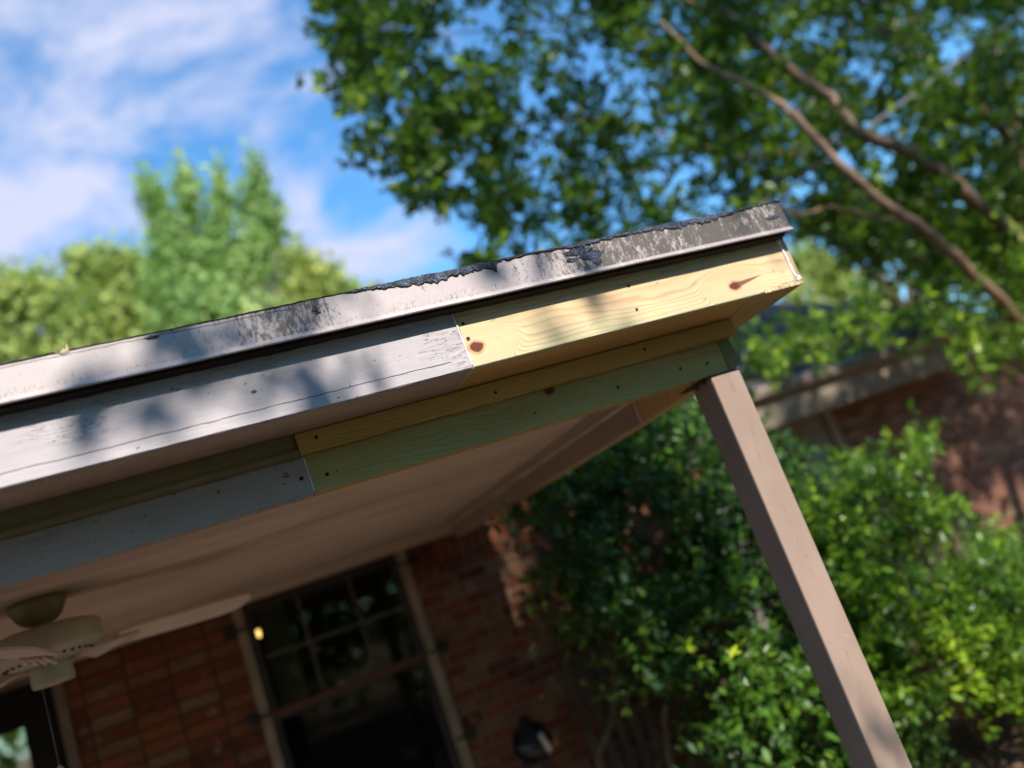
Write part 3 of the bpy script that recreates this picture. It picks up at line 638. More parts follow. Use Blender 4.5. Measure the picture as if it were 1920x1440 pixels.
# ------------------------------------------------------------------ ceiling fan
m_fan = plain('fan_paint', (0.42, 0.38, 0.29), 0.35, 0.5, 0, 0.08)
m_blade = plain('fan_blade', (0.66, 0.53, 0.47), 0.5, 0.4, 0, 0.06)
FX, FY = -0.485, 2.93; zf = zCe
fan = thing('ceiling_fan', 'pale painted ceiling fan hanging close to the porch ceiling', 'fan', (FX, FY, zf))
MB().lathe(FX, FY, [(0.001, zf-.001), (.082, zf-.001), (.080, zf-.02), (.062, zf-.055), (.045, zf-.07), (.03, zf-.075), (.03, zf-.095)], 40).build('canopy', plain('fan_canopy_paint', (0.27, 0.26, 0.15), 0.4), fan, smooth=True)
MB().lathe(FX, FY, [(.03, zf-.085), (.12, zf-.09), (.152, zf-.10), (.160, zf-.112), (.160, zf-.155), (.152, zf-.168), (.10, zf-.188), (.07, zf-.192), (.07, zf-.198)], 48).build('motor_housing', m_fan, fan, smooth=True)
sw = MB().lathe(FX, FY, [(.058, zf-.198), (.060, zf-.245), (.056, zf-.258), (.0, zf-.262)], 36).build('switch_housing', m_fan, fan, smooth=True)
ve = MB()
for i in range(30):
    t = 2*math.pi*i/30; ve.box(FX+.118*math.cos(t)-.004, FX+.118*math.cos(t)+.004, FY+.118*math.sin(t)-.004, FY+.118*math.sin(t)+.004, zf-.186, zf-.1795)
ve.build('vent', m_dark, fan)
for k in range(3):
    t = R_(31+120*k); ca, sa_ = math.cos(t), math.sin(t); zb = zf-.182
    def P(r, s_, z=0): tw_ = -0.26*s_; return (FX+ca*r-sa_*s_, FY+sa_*r+ca*s_, zb+z+tw_)
    bl = MB(); outl = [(.20, -.045), (.24, -.058), (.45, -.066), (.62, -.066), (.675, -.055), (.70, -.025), (.705, 0), (.70, .025), (.675, .055), (.62, .066), (.45, .066), (.24, .058), (.20, .045)]
    n = len(outl); bl.v = [P(r, s_) for r, s_ in outl]+[P(r, s_, .007) for r, s_ in outl]
    bl.f = [tuple(range(n)), tuple(n+i for i in range(n))]+[(i, (i+1) % n, n+(i+1) % n, n+i) for i in range(n)]
    bo = bl.build('blade', m_blade, fan)
    ar = MB(); 
    for s_ in (-.03, -.01, .01, .03):
        ar.tube([P(.09, s_*.5, -.004), P(.15, s_*1.2, -.018), P(.21, s_*.8, -.008), P(.27, s_*.9, -.005)], [.007, .006, .006, .004], 8)
    ar.build('blade_arm', m_blade, bo, smooth=True)
ch = MB(); cx, cy = FX-.03, FY-.02
ch.tube([(cx, cy, zf-.25), (cx, cy, zf-.49)], .0005, 6); ch.lathe(cx, cy, [(.001, zf-.485), (.010, zf-.495), (.012, zf-.507), (.008, zf-.52), (.001, zf-.524)], 16)
ch.build('pull_chain', plain('chain_brass', (0.55, 0.50, 0.42), 0.35), fan, smooth=True)

# ------------------------------------------------------------------ wing / neighbouring house on the right
nb_ = thing('neighbouring_house', 'second low house at the right with brown eaves, dark shingles and shadow-dappled brick wall', 'house', (7, 9, 0))
YN = 6.7; YE = 6.2
m_nbrick = brickmat('dappled_brick', off=0.5, cols=[(0.0, (0.07, 0.028, 0.02)), (0.4, (0.16, 0.060, 0.038)), (0.7, (0.21, 0.09, 0.055)), (1.0, (0.30, 0.19, 0.13))], mortar=(0.17, 0.13, 0.10))
MB().box(6.15, 12.0, YN, YN+0.1, 0, 2.7).build('brick_wall', m_nbrick, nb_)
sd_ = NT('grey_boards'); s = sd_; gb = s.noise(s.comb(s.m_('MULTIPLY', s.x, 40.0), 0.0, s.m_('MULTIPLY', s.z, 1.5)), 1, 4)
frx = s.m_('FRACT', s.m_('MULTIPLY', s.x, 6.5)); gp = s.m_('LESS_THAN', frx, 0.05)
sdc = s.mix(gp, s.mix(gb, (0.16, 0.145, 0.13), (0.34, 0.31, 0.285)), (0.02, 0.02, 0.02)); m_sid = s.fin(sdc, 0.85, 0.2)
MB().box(3.3, 6.05, YN+0.02, YN+0.1, 0, 2.7).build('board_siding', m_sid, nb_)
MB().box(6.05, 6.15, YN-0.02, YN+0.1, 0, 2.7).build('corner_trim', plain('corner_board', (0.28, 0.23, 0.19), 0.7), nb_)
m_eave = plain('brown_eave_paint', (0.22, 0.175, 0.135), 0.7, 0.3, 0, 0.12, 3)
MB().box(3.3, 8.15, YE, YE+0.03, 0.41+EYE, 0.66+EYE).build('fascia_board', m_eave, nb_)
MB().box(3.3, 8.15, YE+0.03, YN+0.02, 0.42+EYE, 0.44+EYE).build('soffit', m_eave, nb_)
MB().prism_x([(YE-0.10, 0.70+EYE), (YE-0.10, 0.76+EYE), (YE-0.09, 0.79+EYE), (YE-0.002, 0.79+EYE), (YE-0.002, 0.662+EYE), (YE-0.06, 0.662+EYE)], 3.3, 8.15).build('gutter', plain('brown_gutter', (0.17, 0.13, 0.11), 0.5), nb_)
rf = MB(); rf.v = [(3.2, YE-0.02, 0.80+EYE), (8.3, YE-0.02, 0.80+EYE), (8.3, 9.2, 2.28+EYE), (3.2, 9.2, 2.28+EYE), (3.2, YE-0.02, 0.85+EYE), (8.3, YE-0.02, 0.85+EYE), (8.3, 9.2, 2.34+EYE), (3.2, 9.2, 2.34+EYE), (8.3, 12.2, 0.85+EYE), (3.2, 12.2, 0.85+EYE)]
rf.f = [(0,1,2,3), (4,5,6,7), (0,1,5,4), (1,2,6,5), (3,0,4,7), (7,6,8,9)]
rf.build('roof', m_shingle, nb_)
MB().box(3.3, 12.0, YN+2, YN+2.1, 0, 2.7).build('rear_wall', m_nbrick, nb_)

# small wooden slats leaning behind the bush, brown stump etc.
m_slat = plain('grey_wood', (0.075, 0.06, 0.045), 0.85)
fc = at(1100, 1235, 4.7); fence = thing('slat_fence', 'short weathered slat fence in shade against the brick wall, left of the holly stems', 'fence', (fc[0], 4.7, 0.1))
for i in range(5):
    x = fc[0]-0.17+0.095*i; MB().box(x, x+0.05, 4.68, 4.70, 0.12, 1.36-0.02*i).build('slat', m_slat, fence, bevel=0.004)
MB().box(fc[0]-0.2, fc[0]+0.28, 4.7005, 4.72, 1.05, 1.10).build('rail', m_slat, fence)
gc = at(995, 1385, 4.55)
gr = thing('barbecue_grill', 'black covered grill with a pale side handle standing in shade by the brick wall', 'grill', (gc[0], gc[1], 0.1))
m_gb = plain('black_enamel', (0.008, 0.009, 0.014), 0.3, 0.5)
MB().lathe(gc[0], gc[1], [(.001, gc[2]+.125), (.03, gc[2]+.12), (.035, gc[2]+.085), (.085, gc[2]+.06), (.105, gc[2]+.0), (.112, gc[2]-.012), (.10, gc[2]-.07), (.06, gc[2]-.115), (.001, gc[2]-.13)], 30).build('kettle', m_gb, gr, smooth=True)
for t in (0.5, 2.6, 4.7):
    MB().tube([(gc[0]+.08*math.cos(t), gc[1]+.08*math.sin(t), gc[2]-.1), (gc[0]+.2*math.cos(t), gc[1]+.2*math.sin(t), 0.1)], .01, 8).build('leg', m_gb, gr)
h0 = at(1012, 1375, 4.38); h1 = at(1032, 1408, 4.38)
MB().tube([h0, h1], .016, 10).build('handle', plain('pale_handle', (0.55, 0.48, 0.42), 0.5), gr, smooth=True)

# ------------------------------------------------------------------ leaves
def leaves(name, pts, size, mat, parent=None, nper=10, spread=0.1, aspect=0.5, seed=0, fold=0.25, droop=0.0, updir=0.4, szvar=0.42, vary=None, sprig=1):
    """one mesh of many small pointed leaves; pts = twig centres"""
    r = np.random.default_rng(seed); P = np.repeat(np.asarray(pts, float), nper, axis=0); n = len(P)
    if sprig > 1:                          # leaves set spirally along short twigs
        m = -(-n//sprig); sb = np.repeat(r.normal(0, 1, (m, 3)), sprig, axis=0)[:n]*np.asarray(spread)*1.15
        T = r.normal(0, 1, (m, 3)); T[:, 2] += 0.5-droop; T[:, 1] -= 0.25; T /= np.linalg.norm(T, axis=1)[:, None]
        Q = np.cross(T, r.normal(0, 1, (m, 3))); Q /= np.linalg.norm(Q, axis=1)[:, None]; W_ = np.cross(T, Q)
        T, Q, W_ = [np.repeat(a, sprig, axis=0)[:n] for a in (T, Q, W_)]
        j = np.arange(n) % sprig; th = j*2.4+r.normal(0, .25, n); fr_ = (j/sprig)[:, None]
        P = P + sb + T*size*1.7*fr_
        d = T*(0.35+0.8*fr_) + (Q*np.cos(th)[:, None]+W_*np.sin(th)[:, None])*(1.05-0.5*fr_) + r.normal(0, .12, (n, 3)); d[:, 2] -= 0.1
        d /= np.linalg.norm(d, axis=1)[:, None]
    else:
        P = P + r.normal(0, 1, (n, 3))*np.asarray(spread)
        d = r.normal(0, 1, (n, 3)); d[:, 2] -= droop; d /= np.linalg.norm(d, axis=1)[:, None]
    nrm = r.normal(0, 1, (n, 3)); nrm[:, 2] += updir*2.2*(1.6 if sprig > 1 else 1); nrm[:, 1] -= updir*0.7
    sd = np.cross(d, nrm); sd /= np.linalg.norm(sd, axis=1)[:, None]; nn_ = np.cross(sd, d)
    L_ = size*(1+szvar*r.normal(0, 1, n).clip(-1.6, 1.8))[:, None]; W = L_*aspect*0.5
    v = np.empty((n, 6, 3))
    v[:, 0] = P; v[:, 1] = P+d*L_*0.4+sd*W-nn_*W*(-fold); v[:, 2] = P+d*L_*0.42; v[:, 3] = P+d*L_*0.4-sd*W+nn_*W*fold
    v[:, 4] = P+d*L_*0.75+sd*W*0.7+nn_*W*fold*.6; v[:, 5] = P+d*L_
    v = np.concatenate([v, (P+d*L_*0.75-sd*W*0.7+nn_*W*fold*.6)[:, None]], axis=1)
    off = np.array(OFF[parent.name]) if parent else np.zeros(3)
    v = (v-off).reshape(-1, 3)
    fq = np.array([[0, 2, 1, 1], [0, 3, 2, 2]]) 
    quads = np.array([[0, 2, 5, 4], [0, 2, 5, 6]]);
    # two folded halves: (0,1,4,5,2) and (0,2,5,6,3)
    poly = np.array([[0, 1, 4, 5, 2], [0, 2, 5, 6, 3]])
    idx = (np.arange(n)[:, None, None]*7+poly[None]).reshape(-1)
    me = bpy.data.meshes.new(name); me.vertices.add(len(v)); me.vertices.foreach_set('co', v.ravel())
    nf = 2*n; me.loops.add(nf*5); me.loops.foreach_set('vertex_index', idx.astype(np.int32))
    me.polygons.add(nf); me.polygons.foreach_set('loop_start', (np.arange(nf)*5).astype(np.int32)); me.polygons.foreach_set('loop_total', np.full(nf, 5, np.int32))
    me.update(calc_edges=True)
    at_ = me.attributes.new('leaf', 'FLOAT', 'FACE')
    val = r.random(n) if vary is None else np.clip(np.repeat(vary, nper)*0.6+0.4*r.random(n), 0, 1)
    at_.data.foreach_set('value', np.repeat(val, 2).astype(np.float32))
    me.materials.append(mat)
    o = bpy.data.objects.new(name, me); COL.objects.link(o)
    if parent: o.parent = parent
    OFF[o.name] = Vector(off)
    return o
def inpoly(u, v, poly):
    c = np.zeros(len(u), bool); n = len(poly)
    for i in range(n):
        x0, y0 = poly[i]; x1, y1 = poly[(i+1) % n]
        k = ((y0 > v) != (y1 > v)) & (u < (x1-x0)*(v-y0)/((y1-y0)+1e-9)+x0); c ^= k
    return c
def sample(poly, n, ylo, yhi, gaps=(), nsc=0.0, nth=-1, seed=0):
    """points in a crown volume whose outline, seen from the terrace, follows `poly`"""
    r = np.random.default_rng(seed); out = []
    us = [p[0] for p in poly]; vs = [p[1] for p in poly]
    while len(out) < n:
        u = r.uniform(min(us), max(us), 4000); v = r.uniform(min(vs), max(vs), 4000); k = inpoly(u, v, poly)
        for uu, vv in zip(u[k], v[k]):
            bad = False
            for gx, gy, gr_, p in gaps:
                if (uu-gx)**2+(vv-gy)**2 < gr_*gr_ and r.random() < p: bad = True; break
            if bad: continue
            if nsc and mnoise.noise(Vector((uu*nsc, vv*nsc, seed+0.3))) < nth: continue
            out.append(at(uu, vv, r.uniform(ylo, yhi)))
            if len(out) >= n: break
    return np.array([tuple(p) for p in out])
GR = [(0.0, (0.012, 0.026, 0.005)), (0.48, (0.036, 0.074, 0.006)), (0.72, (0.10, 0.18, 0.007)), (1.0, (0.34, 0.41, 0.02))]
m_leafA = leafmat('crape_leaf', GR, 0.36, 0.30, spec=0.22)
m_leafB = leafmat('holly_leaf', spec=0.4, ramp=[(0.0, (0.009, 0.028, 0.012)), (0.45, (0.022, 0.066, 0.010)), (0.78, (0.085, 0.19, 0.014)), (1.0, (0.22, 0.36, 0.03))], rough=0.42, trans=0.15)
m_leafC = leafmat('pale_leaf', [(0.0, (0.015, 0.04, 0.006)), (0.48, (0.05, 0.11, 0.008)), (0.74, (0.16, 0.28, 0.014)), (1.0, (0.44, 0.52, 0.04))], 0.32, 0.32, spec=0.32)
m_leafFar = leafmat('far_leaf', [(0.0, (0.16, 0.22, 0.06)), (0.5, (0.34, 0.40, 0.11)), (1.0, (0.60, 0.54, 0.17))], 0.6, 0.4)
m_leafPine = leafmat('cypress_leaf', [(0.0, (0.10, 0.17, 0.05)), (0.5, (0.27, 0.40, 0.13)), (1.0, (0.58, 0.62, 0.24))], 0.6, 0.4)
m_barkA = bark('crape_bark', (0.06, 0.036, 0.022), (0.17, 0.105, 0.065))
m_barkD = bark('dark_bark', (0.05, 0.035, 0.025), (0.13, 0.09, 0.06))

# --- crape myrtle to the right
tb = Vector((7.4, 5.6, 0.0))
tree = thing('crape_myrtle', 'large tree with many leaning tan-brown branches spreading over the porch corner from the right', 'tree', tb)
def br(pts, r0, r1):
    P = [Vector(at(u, v, Y)) for u, v, Y in pts]; out = []
    for i in range(len(P)-1):
        for j in range(5):
            p = P[i].lerp(P[i+1], j/5); out.append(p+0.028*Vector((nz(p[0], 3, 1+i), nz(p[1], 3, 2+j), nz(p[2], 3, 3))))
    out.append(P[-1]); n = len(out); return out, [r0+(r1-r0)*i/(n-1) for i in range(n)]
limbs = [([(1990, 560, 5.2), (1900, 440, 5.1), (1785, 340, 5.0), (1710, 285, 5.0), (1610, 250, 5.0), (1560, 185, 5.1), (1475, 125, 5.2), (1385, 50, 5.3), (1300, -60, 5.5)], 0.085, 0.030),
         ([(1930, 620, 4.9), (1790, 480, 4.7), (1710, 415, 4.6), (1660, 380, 4.6), (1595, 325, 4.6), (1490, 220, 4.7), (1440, 180, 4.8), (1310, 115, 5.0), (1240, 40, 5.2)], 0.060, 0.018),
         ([(2010, 430, 5.4), (1900, 270, 5.5), (1810, 180, 5.6), (1740, 120, 5.6), (1660, 60, 5.7), (1560, -60, 5.9)], 0.07, 0.03),
         ([(1610, 250, 5.0), (1500, 290, 5.0), (1400, 300, 5.1), (1280, 260, 5.2), (1120, 222, 5.4), (1020, 228, 5.5), (900, 240, 5.6)], 0.03, 0.008),
         ([(1710, 415, 4.6), (1620, 400, 4.6), (1560, 385, 4.5), (1500, 400, 4.5), (1420, 370, 4.5)], 0.022, 0.008),
         ([(1475, 125, 5.2), (1350, 140, 5.4), (1200, 100, 5.6), (1050, 60, 5.8), (880, 60, 6.0), (720, 90, 6.0)], 0.028, 0.006),
         ([(1990, 560, 5.2), (1850, 620, 4.9), (1720, 640, 4.8), (1560, 640, 4.7), (1440, 650, 4.6)], 0.02, 0.006),
         ([(1240, 40, 5.2), (1130, 140, 5.4), (1010, 300, 5.6), (960, 400, 5.7)], 0.016, 0.005),
         ([(1900, 440, 5.1), (1920, 330, 5.0), (1900, 200, 4.9), (1860, 60, 4.9)], 0.05, 0.025),
         ([(1385, 50, 5.3), (1250, -20, 5.5), (1000, -60, 5.8), (780, -30, 6.0)], 0.03, 0.008)]
first = [Vector(at(1990, 560, 4.8)), Vector(at(1930, 620, 4.5)), Vector(at(2010, 430, 5.0))]
tk = MB()
for f_, rr in zip(first, (0.09, 0.065, 0.075)):
    mid = f_.lerp(tb+Vector((0, 0, 0.2)), 0.5)+Vector((0.12, 0.05, 0)); tk.tube([tb+Vector((random.uniform(-.1, .1), random.uniform(-.1, .1), -0.05)), tb.lerp(mid, .5)+Vector((.03, 0, .1)), mid, f_], [rr*1.5, rr*1.3, rr*1.15, rr], 12)
tk.build('trunk', m_barkA, tree, smooth=True)
for pts, r0, r1 in limbs:
    near = r0 > 0.055
    a_, b_ = br([(u, v, Y-0.4 if near else Y) for u, v, Y in pts], r0*(0.85 if near else 0.75), r1*0.8); MB().tube(a_, b_, 9).build('limb', m_barkA, tree, smooth=True)
tw_ = MB(); r = random.Random(5)
crown_poly = [(585, -30), (620, 30), (645, 70), (640, 130), (655, 165), (690, 200), (680, 270), (745, 285), (755, 305), (800, 325), (785, 362), (850, 372), (885, 330), (892, 385), (925, 425), (905, 490), (1000, 640), (1300, 640), (1480, 430), (1600, 430), (1750, 520), (2000, 480), (2250, 350), (2250, -350), (540, -350)]
gaps = [(1130, 130, 62, .93), (1170, 160, 45, .9), (1200, 190, 50, .85), (1095, 75, 40, .85), (1010, 240, 30, .8), (985, 310, 30, .85), (1260, 350, 48, .85), (1310, 340, 35, .8), (1055, 190, 25, .8), (1660, 290, 36, .95), (1690, 240, 34, .85), (1610, 140, 38, .8), (1265, 45, 32, .85), (1300, 190, 32, .7), (1640, 340, 44, .9), (1390, 160, 26, .8), (890, 60, 22, .7), (1430, 290, 28, .8), (1900, 230, 30, .8), (1180, 380, 30, .7), (1010, 400, 40, .7), (960, 440, 30, .7), (1540, 290, 26, .8)]
cp = np.concatenate([sample(crown_poly, 2150, 4.7, 7.2, gaps, 0.011, -0.20, 1), sample([(960, -200), (1250, 200), (1480, 430), (1750, 520), (2150, 480), (2250, -350)], 1350, 4.65, 7.2, gaps, 0.011, -0.2, 21)])
cv = np.array([0.5+0.5*mnoise.noise(Vector(tuple(p*1.6))) for p in cp])
leaves('crown', cp, 0.066, m_leafA, tree, 45, (0.10, 0.10, 0.06), 0.55, 2, sprig=9, droop=0.3, vary=cv)
edge_pts = []
for (u, v) in crown_poly[1:16]:
    for k in range(9): edge_pts.append(tuple(at(u+r.uniform(-26, 34), v+r.uniform(-26, 14), r.uniform(5.2, 6.2))))
leaves('crown', np.array(edge_pts), 0.075, m_leafA, tree, 18, 0.06, 0.55, 3, sprig=9, droop=0.5)
for p in cp[::3]:
    p = Vector(tuple(p)); q = p+Vector((r.uniform(.05, .3), r.uniform(-.1, .1), r.uniform(-.25, .1)))
    tw_.tube([q, p.lerp(q, .5)+Vector((0, 0, .03)), p], [.006, .004, .002], 5)
tw_.build('twig', m_barkA, tree)
rq = np.random.default_rng(71); kp = np.stack([rq.uniform(6.2, 9.2, 120), rq.uniform(4.2, 5.6, 120), rq.uniform(5.3, 7.0, 120)], 1); kp[:, 2] = kp[:, 2]-0.9*kp[:, 1]+EYE
leaves('crown', kp, 0.066, m_leafA, tree, 45, 0.11, 0.55, 72, sprig=9)  # off-frame leaves added to dapple the neighbouring wall
# low bright sprays in front of the neighbouring eave
low_poly = [(1395, 665), (1400, 640), (1480, 615), (1560, 600), (1610, 560), (1700, 545), (1760, 520), (1790, 470), (1850, 500), (2000, 430), (2060, 620), (1900, 700), (1840, 730), (1800, 690), (1850, 650), (1760, 640), (1640, 640), (1600, 690), (1540, 665), (1470, 690), (1420, 720), (1390, 700)]
lpz = sample(low_poly, 330, 4.3, 5.0, (), 0.012, -0.25, 4)
leaves('low_spray', lpz, 0.046, m_leafC, tree, 27, 0.065, 0.5, 5, sprig=9, vary=rng.random(len(lpz)))

# --- holly bush (centre) and right-hand bush
h1_ = thing('holly_bush', 'tall dark glossy-leaved holly bush between the house wall and the brown post', 'bush', (2.3, 4.2, 0.05))
hp = [(985, 960), (1010, 1010), (1050, 1080), (1100, 1130), (1170, 1215), (1250, 1265), (1310, 1290), (1345, 1400), (1380, 1560), (1750, 1560), (1700, 1300), (1640, 1100), (1570, 990), (1500, 850), (1420, 790), (1330, 720), (1230, 690), (1060, 830)]
hv = sample(hp, 1350, 3.55, 4.6, [(1300, 1270, 45, .9), (1325, 1330, 40, .9), (1285, 1225, 26, .8)], 0.013, -0.16, 6)
leaves('foliage', hv, 0.044, m_leafB, h1_, 36, (0.07, 0.07, 0.06), 0.46, 7, sprig=9, vary=np.array([0.45+0.55*mnoise.noise(Vector(tuple(p*2.3))) for p in hv]))
fringe = sample([(960, 960), (960, 1090), (1020, 1180), (1150, 1300), (1300, 1340), (1330, 1440), (1400, 1440), (1250, 1240), (1090, 1110), (990, 960)], 80, 3.9, 4.6, (), 0, -1, 8)
leaves('foliage', fringe, 0.05, m_leafB, h1_, 7, 0.06, 0.5, 9)
for pts, rr in (([(1120, 1420, 4.4), (1145, 1360, 4.4), (1152, 1290, 4.35), (1150, 1240, 4.3), (1185, 1195, 4.2), (1230, 1080, 4.1)], .020), ([(1260, 1460, 4.3), (1245, 1350, 4.3), (1260, 1250, 4.2), (1300, 1100, 4.1)], .018), ([(1360, 1460, 4.2), (1350, 1330, 4.1), (1370, 1200, 4.0)], .016)):
    P = [Vector(at(*p)) for p in pts]; P = [Vector((P[0][0]-.05, P[0][1], 0.02))]+P
    MB().tube(P, [rr*1.4]+[rr*(1-.12*i) for i in range(len(P)-1)], 9).build('stem', m_barkD, h1_, smooth=True)
spr_ = [tuple(at(u, v, Y)) for u, v, Y in [(1375, 1240, 2.95), (1390, 1225, 2.95), (1405, 1245, 2.95), (1420, 1230, 2.95), (1395, 1262, 2.95), (1465, 1425, 2.8), (1490, 1410, 2.8), (1475, 1440, 2.8), (1560, 1410, 2.7), (1290, 1215, 3.2), (1300, 1230, 3.2)]]
leaves('foliage', np.array(spr_), 0.042, m_leafC, h1_, 9, 0.012, 0.46, 10, updir=0.8, sprig=9)
h2_ = thing('boxwood_shrub', 'sunlit yellow-green shrub right of the brown post', 'shrub', (4.1, 4.0, 0.05))
rp = [(1470, 900), (1520, 940), (1590, 930), (1570, 880), (1600, 850), (1640, 880), (1700, 870), (1715, 790), (1735, 800), (1730, 880), (1790, 930), (1770, 1000), (1700, 1040), (1720, 1100), (1830, 1060), (1870, 1010), (1890, 1040), (1960, 1090), (2100, 1100), (2100, 1330), (1960, 1350), (1860, 1325), (1780, 1300), (1740, 1330), (1690, 1440), (1600, 1300), (1540, 1100)]
rv = sample(rp, 900, 3.35, 4.4, (), 0.016, -0.06, 11)
leaves('foliage', rv, 0.042, m_leafC, h2_, 32, (0.06, 0.06, 0.045), 0.46, 12, sprig=8, updir=0.7, vary=np.array([0.5+0.6*mnoise.noise(Vector(tuple(p*3)))-0.0 for p in rv]))
stm = MB()
for i in range(0, len(rv), 9):
    p = Vector(tuple(rv[i])); stm.tube([Vector((4.1+.3*(p[0]-4.1), 4.0, 0.05)), p*0.6+Vector((4.1, 4.0, .5))*0.4, p], [.008, .006, .003], 5)
stm.build('stem', m_barkD, h2_)
h3_ = thing('low_shrub', 'low dark green shrub growing at the foot of the neighbouring brick wall', 'shrub', (6.0, 5.6, 0.05))
dv_ = sample([(1500, 880), (1600, 860), (1900, 1010), (2100, 980), (2100, 1150), (1500, 1150)], 260, 5.0, 6.0, (), 0.01, -0.2, 14)
leaves('foliage', dv_, 0.06, m_leafB, h3_, 22, 0.1, 0.5, 15)
MB().tube([(6.0, 5.6, 0), (6.0, 5.6, 0.9)], [.03, .015], 8).build('stem', m_barkD, h3_)

# ------------------------------------------------------------------ far trees
def fartree(name, label, blobs, mat, size, nper, cluster, Y, base_u, seed, group='trees beyond the roof', cat='tree'):
    """blobs: (u, v, radius_px, count)"""
    r = np.random.default_rng(seed); bp = at(base_u, 700, Y); t = thing(name, label, cat, (bp[0], Y, 0), group)
    pts = []; 
    for u, v, rp_, cnt in blobs:
        c = np.array(at(u, v, Y)); rad = rp_/F_PX*Y*1.05
        q = r.normal(0, 1, (cnt, 3)); q /= np.linalg.norm(q, axis=1)[:, None]; q *= (r.random((cnt, 1))**0.4)*rad; q[:, 1] *= 1.0
        pts.append(c+q)
    pts = np.concatenate(pts); vv = np.array([0.5+0.6*mnoise.noise(Vector(tuple(p*0.5))) for p in pts])
    leaves('crown', pts, size, mat, t, nper, cluster, 0.6, seed, vary=vv)
    top = max(p[2] for p in pts)*0.85; lo = (bp[0], Y, -0.2); tops = [at(u, v, Y) for u, v, _, _ in blobs]
    tm_ = MB(); hub = Vector((bp[0], Y, 4.0 if Y > 12 else 1.5)); tm_.tube([lo, hub], [0.28, 0.2], 10); tm_.build('trunk', m_barkD, t, smooth=True)
    lm_ = MB()
    for tp in tops: lm_.tube([hub, hub.lerp(tp, .5)+Vector((0, .2, .2)), tp], [0.14, 0.08, 0.03], 7)
    lm_.build('limb', m_barkD, t, smooth=True)
    return t
fartree('cypress_tree', 'light green cypress with four feathery spires behind the roof edge', [(280, 345, 7, 6), (288, 372, 11, 12), (300, 402, 14, 18), (350, 336, 8, 8), (354, 360, 13, 16), (348, 392, 12, 16), (416, 340, 5, 5), (417, 366, 9, 12), (412, 398, 11, 15), (480, 300, 3, 3), (482, 322, 5, 6), (484, 348, 9, 11), (480, 380, 12, 16), (486, 412, 15, 20), (524, 402, 6, 6), (514, 432, 10, 10), (500, 385, 6, 6), (460, 400, 8, 8), (316, 440, 20, 24), (345, 440, 16, 18), (400, 440, 16, 18), (320, 500, 42, 70), (400, 500, 42, 70), (470, 480, 40, 70), (350, 580, 78, 120), (450, 590, 78, 120), (400, 680, 95, 130)], m_leafPine, 0.20, 18, (0.16, 0.2, 0.40), 24, 400, 31)
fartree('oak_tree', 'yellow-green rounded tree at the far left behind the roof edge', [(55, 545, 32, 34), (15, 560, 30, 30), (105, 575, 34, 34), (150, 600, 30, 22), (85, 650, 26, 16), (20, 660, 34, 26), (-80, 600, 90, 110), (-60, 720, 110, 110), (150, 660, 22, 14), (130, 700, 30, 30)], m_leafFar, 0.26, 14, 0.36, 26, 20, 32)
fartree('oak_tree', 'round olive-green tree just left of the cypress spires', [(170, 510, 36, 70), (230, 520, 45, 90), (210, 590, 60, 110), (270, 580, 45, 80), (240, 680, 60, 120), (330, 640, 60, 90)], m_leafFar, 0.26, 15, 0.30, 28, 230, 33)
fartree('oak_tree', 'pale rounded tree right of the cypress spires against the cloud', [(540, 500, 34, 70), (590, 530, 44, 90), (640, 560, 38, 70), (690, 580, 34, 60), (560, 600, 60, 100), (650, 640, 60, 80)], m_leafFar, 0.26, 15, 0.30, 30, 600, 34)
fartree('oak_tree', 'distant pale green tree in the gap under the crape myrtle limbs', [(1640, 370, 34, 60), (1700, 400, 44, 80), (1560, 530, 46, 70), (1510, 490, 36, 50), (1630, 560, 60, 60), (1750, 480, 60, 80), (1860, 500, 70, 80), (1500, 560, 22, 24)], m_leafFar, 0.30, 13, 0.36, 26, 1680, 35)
fartree('oak_tree', 'dark tree mass behind the neighbouring house, under the lowest limb', [(1620, 440, 60, 120), (1740, 440, 70, 130), (1850, 440, 80, 130), (1560, 410, 34, 50), (1920, 560, 70, 90), (1950, 420, 90, 100)], m_leafA, 0.16, 15, 0.24, 13, 1760, 36)

# ------------------------------------------------------------------ cable
c0, c1 = at(1920, 22, 4.2), at(1490, 340, 5.3); dv3 = c1-c0
pts = []
for i in range(41):
    t = -1.5+3.3*i/40; p = c0+dv3*t; p[2] += 0.03*(t*(t-1)); pts.append(p)
tag(MB().tube(pts, .014, 8).build('cable', plain('grey_cable', (0.15, 0.14, 0.14), 0.6), smooth=True), 'grey overhead cable running diagonally through the tree at upper right', 'cable')

# dry leaf on the roof edge
dl = at(124, 657, YD)
lf = MB(); lf.poly([(dl[0]-.012, YD-.002, dl[2]-.003), (dl[0]-.004, YD-.003, dl[2]+.004), (dl[0]+.004, YD-.002, dl[2]-.001), (dl[0]+.002, YD+.004, dl[2]-.005)], [(0, 1, 2, 3)])
lf.poly([(dl[0], YD-.002, dl[2]-.002), (dl[0]+.002, YD-.003, dl[2]+.012), (dl[0]+.0035, YD-.002, dl[2]+.011), (dl[0]+.005, YD, dl[2]-.002)], [(0, 1, 2, 3)])
lf.tube([(dl[0]-.02, YD, dl[2]+.001), (dl[0]-.008, YD-.003, dl[2]-.004), (dl[0]+.006, YD-.002, dl[2]-.003)], .0008, 5)
tag(lf.build('dry_leaf', plain('dry_leaf_tan', (0.50, 0.40, 0.26), 0.7)), 'small curled dry leaf caught on the left end of the roof edge', 'leaf')

